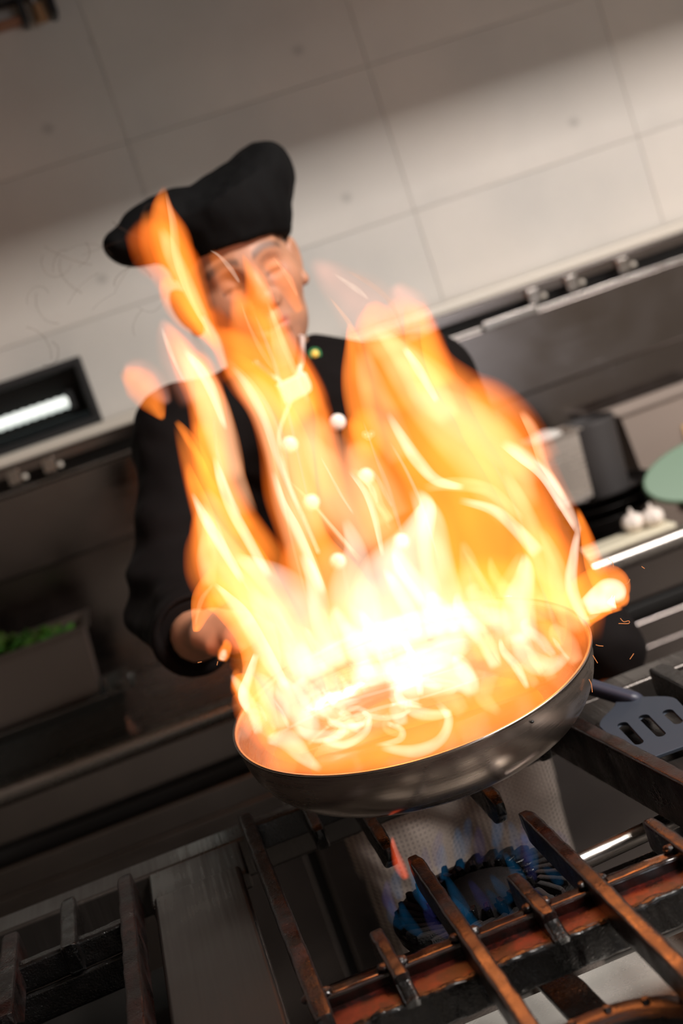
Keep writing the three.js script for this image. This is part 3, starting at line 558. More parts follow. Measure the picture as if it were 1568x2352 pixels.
const cook = thing('person', 'cook in black double breasted jacket and floppy black hat, looking down at the burning pan', 'person', [0, 0, 0]);
{
  const J = { shR: at(430, 1005, 1.96), elR: at(400, 1385, 1.80), wrR: at(452, 1462, 1.62), haR: at(505, 1462, 1.545), shL: at(975, 890, 1.96), elL: at(1185, 1245, 1.88), wrL: at(1395, 1487, 1.79), haL: at(1437, 1612, 1.77), neck: at(650, 905, 2.0) };
  // head frame: eyes midway at the surveyed spot
  const HO = at(549, 634, 1.93), HQ = new THREE.Quaternion().setFromEuler(new THREE.Euler(0.10, 0.07, 0.12, 'YXZ'));
  const HI = HQ.clone().invert(), hv = V(0, 0, 0);
  const Hp = (x, y, z) => V(x, y, z).applyQuaternion(HQ).add(HO);
  const headL = (() => {
    const E3 = (x, y, z, a, b, c, e) => ellipsoid(V(x, y, z), V(a, b, c), e), S = (x, y, z, r) => E3(x, y, z, r, r, r), C = (a, b, ra, rb) => capsule(V(...a), V(...b), ra, rb);
    const add = blend([[E3(0, 0.035, -0.012, 0.077, 0.098, 0.098)], [E3(0, -0.032, 0.024, 0.064, 0.088, 0.058), 0.03], [E3(0, -0.075, 0.024, 0.053, 0.046, 0.052), 0.03], [S(0, -0.108, 0.056, 0.019), 0.03],
      [S(-0.044, -0.022, 0.05, 0.024), 0.025], [S(0.044, -0.022, 0.05, 0.024), 0.025], [C([-0.04, 0.021, 0.068], [-0.012, 0.020, 0.077], 0.010, 0.010), 0.018], [C([0.04, 0.021, 0.068], [0.012, 0.020, 0.077], 0.010, 0.010), 0.018],
      [C([0, 0.014, 0.079], [0, -0.028, 0.100], 0.0085, 0.011), 0.014], [S(0, -0.033, 0.101, 0.0125), 0.01], [S(-0.014, -0.038, 0.088, 0.009), 0.01], [S(0.014, -0.038, 0.088, 0.009), 0.01]]);
    const lids = blend([[S(-0.031, -0.001, 0.0655, 0.0135)], [S(0.031, -0.001, 0.0655, 0.0135), 0.004]]);
    const lips = blend([[C([-0.022, -0.068, 0.075], [0, -0.065, 0.083], 0.0045, 0.0065)], [C([0.022, -0.068, 0.075], [0, -0.065, 0.083], 0.0045, 0.0065), 0.006], [C([-0.016, -0.077, 0.077], [0.016, -0.077, 0.077], 0.006, 0.006), 0.004], [S(0, -0.058, 0.079, 0.012), 0.012]]);
    const sock = blend([[S(-0.032, 0.002, 0.094, 0.015)], [S(0.032, 0.002, 0.094, 0.015), 0.004]]);
    const fold = blend([[C([-0.018, -0.036, 0.097], [-0.033, -0.07, 0.085], 0.004, 0.003)], [C([0.018, -0.036, 0.097], [0.033, -0.07, 0.085], 0.004, 0.003), 0.003]]);
    const slit = C([-0.021, -0.0715, 0.086], [0.021, -0.0715, 0.086], 0.002, 0.002);
    const nost = blend([[S(-0.007, -0.045, 0.101, 0.0035)], [S(0.007, -0.045, 0.101, 0.0035), 0.002]]);
    const ears = blend([[E3(-0.086, -0.012, -0.012, 0.010, 0.034, 0.021, new THREE.Euler(0.15, 0.55, 0.12))], [E3(0.084, -0.012, -0.012, 0.009, 0.032, 0.020, new THREE.Euler(0.15, -0.45, -0.10)), 0.004], [S(-0.083, -0.042, -0.004, 0.009), 0.012], [S(0.081, -0.042, -0.004, 0.009), 0.012]]);
    const concha = blend([[E3(-0.092, -0.008, 0.004, 0.006, 0.017, 0.009)], [E3(0.090, -0.008, 0.004, 0.006, 0.017, 0.009), 0.003]]);
    return (x, y, z) => {
      let d = add(x, y, z); if (d > 0.12) return d - 0.02;
      d = smax(d, -sock(x, y, z), 0.012); d = smin(d, lids(x, y, z), 0.005); d = smin(d, lips(x, y, z), 0.008); d = smax(d, -fold(x, y, z), 0.006); d = smax(d, -slit(x, y, z), 0.003); d = smax(d, -nost(x, y, z), 0.003);
      return smin(d, smax(ears(x, y, z), -concha(x, y, z), 0.006), 0.009);
    };
  })();
  const head = (x, y, z) => { hv.set(x - HO.x, y - HO.y, z - HO.z).applyQuaternion(HI); return headL(hv.x, hv.y, hv.z); };
  const neckF = capsule(Hp(0, -0.07, -0.025), J.neck.clone().add(V(0, -0.02, -0.02)), 0.056, 0.064);
  // right hand: palm across the handle, four fingers curling under it, thumb along the top
  const ax = HANDLE_END.clone().sub(PAN).setY(0).normalize(), up = V(0, 1, 0), lat = V(-ax.z, 0, ax.x); // handle direction and its side
  const bar = HANDLE_END.clone().addScaledVector(ax, -0.035).add(V(0, 0.002, 0));
  const L3 = (f, s, u) => bar.clone().addScaledVector(ax, f).addScaledVector(lat, s).addScaledVector(up, u);
  const hand = [[capsule(L3(0.035, 0.0, 0.030), L3(-0.032, 0.004, 0.028), 0.019, 0.017)], [capsule(L3(0.03, -0.018, 0.024), L3(-0.028, -0.016, 0.022), 0.016, 0.014), 0.02]];
  [0.030, 0.010, -0.010, -0.029].forEach((f, i) => { const r = 0.0094 - (i === 0 || i === 3 ? 0.0008 : 0), k = [0.9, 1, 0.97, 0.86][3 - i];
    const a = L3(f, 0.012, 0.030), b = L3(f - 0.002, 0.030 * k + 0.003, 0.014), c = L3(f - 0.003, 0.026 * k, -0.013), d = L3(f - 0.003, 0.006, -0.018);
    hand.push([capsule(a, b, r + 0.001, r), 0.009], [capsule(b, c, r, r * 0.93), 0.003], [capsule(c, d, r * 0.93, r * 0.82), 0.003]); });
  hand.push([capsule(L3(0.02, -0.024, 0.026), L3(-0.006, -0.028, 0.020), 0.013, 0.0105), 0.012], [capsule(L3(-0.006, -0.028, 0.020), L3(-0.035, -0.016, 0.016), 0.0102, 0.0088), 0.003]);
  const handR = blend(hand), wr = J.wrR.clone(), foreR = capsule(J.elR, wr, 0.04, 0.027), linkR = capsule(wr, L3(0.03, -0.004, 0.028), 0.027, 0.021);
  // left hand, half closed, below the stove edge
  const dl = J.haL.clone().sub(J.wrL).normalize(), sl = V(0, 0, 1).cross(dl).normalize(), fl = dl.clone().cross(sl).normalize();
  const Q = (f, s, u) => J.haL.clone().addScaledVector(dl, f).addScaledVector(sl, s).addScaledVector(fl, u);
  const handB = [[capsule(Q(-0.02, -0.014, 0), Q(0.03, -0.02, 0), 0.017, 0.015)], [capsule(Q(-0.02, 0.014, 0), Q(0.03, 0.02, 0), 0.017, 0.014), 0.02]];
  [-0.028, -0.009, 0.010, 0.027].forEach((s, i) => { const r = 0.009, k = [0.92, 1, 0.95, 0.8][i]; handB.push([capsule(Q(0.035, s, 0.002), Q(0.035 + 0.038 * k, s, 0.012), r + 0.0005, r), 0.008], [capsule(Q(0.035 + 0.038 * k, s, 0.012), Q(0.05 + 0.04 * k, s, 0.036 * k), r, r * 0.9), 0.003], [capsule(Q(0.05 + 0.04 * k, s, 0.036 * k), Q(0.045 + 0.03 * k, s, 0.054 * k), r * 0.9, r * 0.82), 0.003]); });
  handB.push([capsule(Q(-0.01, -0.024, 0.006), Q(0.02, -0.044, 0.022), 0.013, 0.0105), 0.012], [capsule(Q(0.02, -0.044, 0.022), Q(0.048, -0.042, 0.036), 0.0102, 0.0088), 0.003]);
  const handL = blend(handB), foreL = capsule(J.elL, J.wrL, 0.04, 0.027), linkL = capsule(J.wrL, Q(-0.02, 0, 0), 0.027, 0.022);
  const chest = at(765, 1085, 2.03), belly = at(880, 1380, 2.03), hip = V(0.285, 0.80, -1.93);
  const lean = new THREE.Euler(0, 0.08, 0.03);
  const torsoList = (g) => [[ellipsoid(chest, V(0.165 + g, 0.19 + g, 0.105 + g), lean)], [ellipsoid(belly, V(0.16 + g, 0.20 + g, 0.115 + g), lean), 0.08], [ellipsoid(hip, V(0.165 + g, 0.12 + g, 0.11 + g)), 0.08], [capsule(J.shR, J.shL, 0.056 + g, 0.056 + g), 0.07], [capsule(J.neck.clone().lerp(J.shR, 0.25), J.neck.clone().lerp(J.shL, 0.25), 0.05 + g, 0.05 + g), 0.06]];
  const legs = (g) => [[capsule(V(0.205, 0.78, -1.93), V(0.198, 0.45, -1.89), 0.088 + g, 0.062 + g), 0.05], [capsule(V(0.198, 0.45, -1.89), V(0.19, 0.09, -1.95), 0.062 + g, 0.045 + g), 0.03], [capsule(V(0.355, 0.78, -1.93), V(0.362, 0.45, -1.90), 0.088 + g, 0.062 + g), 0.03], [capsule(V(0.362, 0.45, -1.90), V(0.37, 0.09, -1.96), 0.062 + g, 0.045 + g), 0.03]];
  const feet = [[capsule(V(0.19, 0.06, -1.96), V(0.18, 0.035, -1.80), 0.042, 0.03), 0.03], [capsule(V(0.37, 0.06, -1.97), V(0.385, 0.035, -1.81), 0.042, 0.03), 0.03]];
  const bodyF = blend([...torsoList(-0.016), [neckF, 0.03], [head, 0.02], [capsule(J.shR, J.elR, 0.045, 0.036), 0.03], [foreR, 0.02], [linkR, 0.015], [handR, 0.01], [capsule(J.shL, J.elL, 0.045, 0.036), 0.03], [foreL, 0.02], [linkL, 0.015], [handL, 0.01], ...legs(-0.014), ...feet]);
  const skin = (x, y, z) => {
    hv.set(x - HO.x, y - HO.y, z - HO.z).applyQuaternion(HI); const a = Math.abs(hv.x), b = hv.y;
    let c = [0.50, 0.235, 0.135]; const to = (d, k) => { c = c.map((v, i) => mix(v, d[i], clamp(k))); };
    const n = N3(x * 90, y * 90, z * 90); to([0.58, 0.27, 0.16], 0.3 * n);
    if (hv.z > 0.0 && b > -0.15 && b < 0.14) {
      const br = Math.abs(b - 0.027 - 0.007 * Math.cos((a - 0.03) * 70) + 0.004) ; if (a > 0.010 && a < 0.056) to([0.09, 0.055, 0.04], (1 - sstep(0.002, 0.0075, br)) * 0.75);
      if (a > 0.018 && a < 0.045) to([0.06, 0.03, 0.02], (1 - sstep(0.001, 0.0032, Math.abs(b + 0.0085 - 0.004 * Math.cos((a - 0.031) * 90)))) * 0.95);
      if (a > 0.015 && a < 0.05) to([0.36, 0.15, 0.085], (1 - sstep(0.006, 0.016, Math.hypot((a - 0.031) * 0.6, b + 0.012))) * 0.35);
      to([0.50, 0.16, 0.12], (1 - sstep(0.004, 0.009, Math.abs(b + 0.0705))) * (1 - sstep(0.018, 0.026, a)) * 0.8 * sstep(0.05, 0.07, hv.z));
      to([0.17, 0.12, 0.10], sstep(-0.045, -0.075, b) * (0.26 + 0.22 * n) * (1 - sstep(0.001, 0.012, 0.012 - Math.min(0.012, Math.abs(b + 0.071)))));
      to([0.62, 0.26, 0.16], (1 - sstep(0.004, 0.022, Math.hypot(a, b + 0.033))) * 0.35);
    } else if (hv.z < -0.02 && b > -0.06 && a < 0.078) to([0.05, 0.04, 0.035], 0.8);
    return c;
  };
  const skinM = new THREE.MeshPhysicalMaterial({ color: 0xffffff, vertexColors: true, roughness: 0.5 });
  const parts = [mesher(bodyF, V(-0.16, -0.02, -2.2), V(0.66, 1.30, -1.40), 0.012, skin)];
  parts.push(mesher((x, y, z) => Math.max(bodyF(x, y, z), HO.y - 0.2 - y), HO.clone().add(V(-0.13, -0.21, -0.14)), HO.clone().add(V(0.13, 0.16, 0.14)), 0.0028, skin));
  for (const [c, r] of [[bar.clone().add(V(0, 0.01, 0)), 0.085], [Q(0.03, 0, 0.01), 0.09]]) { const s = (x, y, z) => Math.max(bodyF(x, y, z), Math.hypot(x - c.x, y - c.y, z - c.z) - r + 0.006); parts.push(mesher(s, c.clone().addScalar(-r), c.clone().addScalar(r), 0.003, skin)); }
  obj('body', parts, skinM, cook);

  // jacket
  const wave = (x, y, z) => 0.006 * N3(x * 11, y * 14, z * 11) + 0.0028 * N3(x * 30 + y * 16, y * 22, z * 30);
  const jackB = blend([...torsoList(0.004), [capsule(J.shR, J.elR, 0.068, 0.056), 0.05], [capsule(J.elR, J.wrR.clone().lerp(J.elR, 0.14), 0.056, 0.048), 0.03], [capsule(J.shL, J.elL, 0.068, 0.058), 0.05], [capsule(J.elL, J.wrL, 0.058, 0.048), 0.03]]);
  const neckCut = capsule(Hp(0, -0.06, -0.02), J.neck, 0.058, 0.06), cuffDir = J.wrR.clone().sub(J.elR).normalize();
  const fold = (x, y, z) => { const p = V(x, y, z).sub(J.elR), t = p.dot(cuffDir), near = Math.exp(-p.lengthSq() / 0.018); return 0.007 * near * Math.sin(p.y * 95 + p.x * 20) + 0 * t; };
  const jackF = (x, y, z) => {
    let d = jackB(x, y, z); if (d > 0.1 || d < -0.06) return d;
    d += wave(x, y, z) + fold(x, y, z);
    d = smax(d, -neckCut(x, y, z), 0.01);
    const cut = (J.wrR.x - x) * 0 + V(x, y, z).sub(J.wrR).dot(cuffDir) + 0.012; if (z > -1.75 && x < 0.15) d = smax(d, cut, 0.006);
    return smax(d, 0.735 - y, 0.01);
  };
  const blackCloth = new THREE.MeshPhysicalMaterial({ color: 0x0d0909, roughness: 0.85, specularIntensity: 0.3, bumpMap: clothTex, bumpScale: 0.0002, sheen: 0.08, sheenColor: new THREE.Color(0x40302c), sheenRoughness: 0.6 });
  const jk = obj('jacket', mesher(jackF, V(-0.18, 0.70, -2.24), V(0.68, 1.42, -1.55), 0.0075), blackCloth, cook);
  // standing collar with pale piping
  const collarF = (x, y, z) => { const d = neckCut(x, y, z); return smax(smax(Math.abs(d - 0.012) - 0.005, y - (J.neck.y + 0.045 + 0.12 * (z + 1.96) * -0.35), 0.004), J.neck.y - 0.045 - y, 0.004); };
  const front = capsule(V(0.245, 1.1, -1.84), V(0.252, 1.42, -1.86), 0.012, 0.03);
  obj('collar', mesher((x, y, z) => smax(collarF(x, y, z), -front(x, y, z), 0.006), J.neck.clone().add(V(-0.12, -0.09, -0.12)), J.neck.clone().add(V(0.12, 0.09, 0.14)), 0.005), blackCloth, cook);
  const white = new THREE.MeshStandardMaterial({ color: 0xf0e2da, roughness: 0.7 });
  const pipe = (pts, r, d0) => tube(pts.map(([x, y]) => { const p = onSurface((a, b, c) => Math.min(jackF(a, b, c), bodyF(a, b, c) - 0.004, collarF(a, b, c)), x, y, d0 ?? 1.7); return p; }), r, 40, 8);
  obj('collar_piping', pipe([[692, 770], [693, 800], [690, 835], [684, 865], [676, 884]], 0.0042), white, cook);
  obj('collar_piping', pipe([[585, 830], [610, 850], [636, 872], [655, 890]], 0.0030), white, cook);
  obj('placket_piping', pipe([[676, 905], [655, 950], [640, 1000], [648, 1060], [670, 1130], [700, 1200], [730, 1270]], 0.0020), white, cook);
  { const c = onSurface(jackF, 676, 893, 1.7), g = new RoundedBoxGeometry(0.046, 0.032, 0.012, 3, 0.005); g.rotateZ(0.1).translate(c.x, c.y, c.z); obj('neckerchief_knot', boxUV(g), white, cook, null, 'white cloth knot at the collar'); }
  const btnM = new THREE.MeshStandardMaterial({ color: 0xfff4ea, roughness: 0.3 });
  for (const [x, y] of [[775, 970], [665, 1022], [840, 1095], [715, 1155], [920, 1245], [775, 1290]]) { const p = onSurface(jackF, x, y, 1.6), g = new THREE.SphereGeometry(0.0115, 24, 14).scale(1, 1, 0.6); obj('button', g, btnM, jk, p.toArray(), 'white round button'); }
  { const p = onSurface(jackF, 722, 813, 1.6), pin = obj('flag_pin', new THREE.CylinderGeometry(0.009, 0.009, 0.003, 24).rotateX(Math.PI / 2), new THREE.MeshStandardMaterial({ color: 0x1d7a44, roughness: 0.35 }), jk, p.clone().add(V(0, 0, 0.003)).toArray(), 'small green pin with a yellow middle');
    obj('pin_middle', new THREE.SphereGeometry(0.0055, 16, 10).scale(1, 1, 0.5), new THREE.MeshStandardMaterial({ color: 0xf0d060, roughness: 0.35 }), pin, [0, 0, 0.0015]); }
  for (const [x, y] of [[838, 998], [846, 1003], [853, 996]]) { const p = onSurface(jackF, x, y, 1.6); obj('embroidery', new THREE.TorusGeometry(0.0026, 0.0007, 6, 14), white, jk, p.toArray()); }
  obj('cuff', (() => { const f = (x, y, z) => { const p = V(x, y, z).sub(J.wrR), t = p.dot(cuffDir), r = Math.sqrt(Math.max(0, p.lengthSq() - t * t)); return smax(Math.abs(r - 0.045) - 0.006, Math.abs(t + 0.03) - 0.02, 0.006) + 0.5 * wave(x, y, z); }; return mesher(f, J.wrR.clone().addScalar(-0.1), J.wrR.clone().addScalar(0.1), 0.006); })(), blackCloth, jk);

  // trousers of small checks, pale apron hem over them
  const troF = (() => { const b = blend([[ellipsoid(hip, V(0.158, 0.11, 0.105))], ...legs(0.004)]); return (x, y, z) => smax(smax(b(x, y, z) + wave(x, y, z), 0.07 - y, 0.01), y - 0.86, 0.01); })();
  const tg = mesher(troF, V(0.05, 0.04, -2.1), V(0.52, 0.9, -1.74), 0.008); { const uv = tg.attributes.uv; for (let i = 0; i < uv.count; i++) uv.setXY(i, uv.getX(i) * 18, uv.getY(i) * 18); }
  obj('trousers', tg, new THREE.MeshStandardMaterial({ color: 0xc2b8b2, map: checkTex, roughness: 0.85 }), cook, null, 'grey and white checked trousers');
  const hemF = (x, y, z) => { const b = Math.hypot((x - 0.285) / 0.182, (z + 1.93) / 0.135); return smax(Math.abs((b - 1) * 0.135) - 0.004, Math.abs(y - 0.742) - 0.02, 0.006) + 0.5 * wave(x, y, z); };
  obj('apron_hem', mesher(hemF, V(0.08, 0.69, -2.1), V(0.5, 0.80, -1.76), 0.0055), new THREE.MeshStandardMaterial({ color: 0xb9ada8, roughness: 0.8 }), cook, null, 'pale cloth band at the waist');
  for (const s of [0, 1]) { const f = blend([[capsule(s ? V(0.37, 0.05, -1.99) : V(0.19, 0.05, -1.98), s ? V(0.388, 0.042, -1.79) : V(0.178, 0.042, -1.78), 0.05, 0.041)], [capsule(s ? V(0.37, 0.10, -1.97) : V(0.19, 0.10, -1.96), s ? V(0.37, 0.05, -1.97) : V(0.19, 0.05, -1.96), 0.046, 0.05), 0.03]]); const c = s ? V(0.375, 0.07, -1.88) : V(0.185, 0.07, -1.88);
    obj('shoe', mesher((x, y, z) => smax(f(x, y, z), 0.001 - y, 0.004), c.clone().add(V(-0.09, -0.09, -0.19)), c.clone().add(V(0.09, 0.12, 0.17)), 0.007), M.plastic, cook); }

  // floppy hat
  const blob = (x, y, d, a, b, c, e) => ellipsoid(at(x, y, d), V(a, b, c), e);
  const bandL = (x, y, z) => { const r = Math.hypot(x / 0.083, (z + 0.01) / 0.103); return smax((r - 1) * 0.083, Math.abs(y - 0.060 - z * 0.2) - 0.030, 0.008); };
  const crown = blend([[(x, y, z) => { hv.set(x - HO.x, y - HO.y, z - HO.z).applyQuaternion(HI); return bandL(hv.x, hv.y, hv.z); }], [blob(525, 500, 1.93, 0.066, 0.058, 0.10), 0.05], [blob(575, 460, 1.93, 0.046, 0.052, 0.09), 0.04], [blob(606, 402, 1.92, 0.041, 0.046, 0.075), 0.02], [blob(450, 505, 1.91, 0.050, 0.036, 0.075, new THREE.Euler(0, 0, -0.1)), 0.03], [blob(372, 520, 1.88, 0.048, 0.041, 0.06, new THREE.Euler(0, 0, 0.3)), 0.03], [blob(312, 555, 1.86, 0.034, 0.031, 0.045, new THREE.Euler(0, 0, 0.5)), 0.025], [blob(270, 563, 1.85, 0.019, 0.015, 0.03, new THREE.Euler(0, 0, -0.6)), 0.02]]);
  const hatF = (x, y, z) => { let d = crown(x, y, z); if (d > 0.08) return d; d += 0.004 * N3(x * 16, y * 16, z * 16) + 0.0018 * N3(x * 50, y * 30, z * 50); hv.set(x - HO.x, y - HO.y, z - HO.z).applyQuaternion(HI); return smax(d, -smax((Math.hypot(hv.x / 0.078, (hv.z + 0.01) / 0.098) - 1) * 0.078, hv.y - 0.043 - hv.z * 0.2, 0.004), 0.005); };
  obj('hat', mesher(hatF, HO.clone().add(V(-0.26, -0.03, -0.16)), HO.clone().add(V(0.17, 0.27, 0.17)), 0.0045), new THREE.MeshPhysicalMaterial({ color: 0x0a0a0b, roughness: 0.85, specularIntensity: 0.3, bumpMap: clothTex, bumpScale: 0.0002, sheen: 0.05, sheenColor: new THREE.Color(0x2c2c30), sheenRoughness: 0.6 }), cook, null, 'floppy black cloth hat');
}

// ---------------------------------------------------------------- fire
// burning gas glows and hides nothing: every tongue is a closed lens-shaped body that adds its light to what is behind it
const GAS = { o: [0.80, 0.185, 0.020], y: [0.54, 0.245, 0.122], c: [0.55, 0.42, 0.32], w: [0.66, 0.56, 0.44], d: [0.50, 0.085, 0.008], p: [0.42, 0.17, 0.12], b: [0.004, 0.05, 0.11], v: [0.02, 0.02, 0.09], e: [0.9, 0.10, 0.03] };
const flameMat = new THREE.MeshBasicMaterial({ vertexColors: true, transparent: true, depthWrite: false, side: THREE.DoubleSide });
const ALPHA = 0.07;
const EXP = { S: [0.8, 0.8], L: [0.4, 1.0], R: [1.0, 0.4], H: [0.5, 0.5], F: [1.8, 1.8] };
const catmull = (p, t) => { const n = p.length - 1, s = clamp(t, 0, 1) * n, i = Math.min(n - 1, Math.floor(s)), u = s - i, g = (k) => p[clamp(k, 0, n)]; return [0, 1, 2].map((c) => { const a = g(i - 1)[c], b = g(i)[c], d = g(i + 1)[c], e = g(i + 2)[c]; return 0.5 * (2 * b + (d - a) * u + (2 * a - 5 * b + 4 * d - e) * u * u + (3 * b - a - 3 * d + e) * u * u * u); }); };
let tongueNo = 0;
// type, distance, strength, edge (Soft, sharp Left, sharp Right, Hard), spine from base to tip as column, row and half width
function tongueGeo([type, D, k, edge, ...spine], origin) {
  const no = tongueNo++, seg = Math.min(72, 14 + spine.length * 9), ang = 22, pos = [], col = [], idx = [], base = GAS[type], soft = D >= 1.33 && edge === 'S' ? 1.4 : 1, [eL, eR] = EXP[edge].map((e) => e * soft);
  const tm = eL / (eL + eR), pm = Math.pow(tm, eL) * Math.pow(1 - tm, eR);
  for (let i = 0; i <= seg; i++) {
    const t = i / seg, [x, y, w0] = catmull(spine, t), [x2, y2] = catmull(spine, Math.min(1, t + 0.02)), [x1, y1] = catmull(spine, Math.max(0, t - 0.02));
    const w = Math.max(1.2, w0) * (1 + 0.10 * N3(no * 3.1, t * 3.5, 1)), d = D + 0.022 * N3(no * 1.7, t * 2.2, 4);
    const tl = Math.hypot(x2 - x1, y2 - y1) || 1, nx = -(y2 - y1) / tl, ny = (x2 - x1) / tl; // towards the left of the way up
    const c = at(x, y, d), m = d / FPX, sideV = RIGHT.clone().multiplyScalar(-nx).addScaledVector(UPV, ny).multiplyScalar(-1);
    const hd = Math.max(0.0025, Math.min(0.045, 0.42 * w * m)), env = sstep(0, 0.12, t) * (1 - sstep(0.78, 1, t) * 0.999);
    for (let j = 0; j < ang; j++) {
      const a = j / ang * Math.PI * 2, s = Math.cos(a), q = (s + 1) / 2;
      const p = c.clone().addScaledVector(sideV, s * w * m).addScaledVector(FWD, Math.sin(a) * hd);
      pos.push(p.x - origin.x, p.y - origin.y, p.z - origin.z);
      const prof = Math.pow(Math.max(q, 1e-4), eR) * Math.pow(Math.max(1 - q, 1e-4), eL) / (Math.pow(tm, eR) * Math.pow(1 - tm, eL) * (eL === eR ? 1 : Math.pow(1 - tm, eR - eL) * Math.pow(tm, eL - eR)));
      const f = clamp(prof), hot = sstep(0, 0.55, f), str = 1.85 * k * (0.85 + 0.3 * N3(no * 2.3, t * 5, s * 1.4));
      col.push(base[0] * str / (2 * ALPHA), base[1] * str / (2 * ALPHA) * mix(0.62, 1, hot), base[2] * str / (2 * ALPHA) * mix(0.35, 1, hot), ALPHA * f * env);
    }
  }
  for (let i = 0; i < seg; i++) for (let j = 0; j < ang; j++) { const p = i * ang + j, q = i * ang + (j + 1) % ang; idx.push(p, q, p + ang, q, q + ang, p + ang); }
  const g = new THREE.BufferGeometry();
  g.setAttribute('position', new THREE.Float32BufferAttribute(pos, 3)); g.setAttribute('color', new THREE.Float32BufferAttribute(col, 4)); g.setIndex(idx); g.computeVertexNormals();
  return g;
}
function fire(name, label, list, origin, group) {
  const f = thing(name, label, 'flame', origin.toArray(), group);
  for (const s of list) { const m = obj('flame_tongue', tongueGeo(s, origin), flameMat, f); m.castShadow = false; m.receiveShadow = false; }
  return f;
}
const A = 1.34, Bd = 1.29, Cd = 1.24; // far, middle and near sheets of the fire
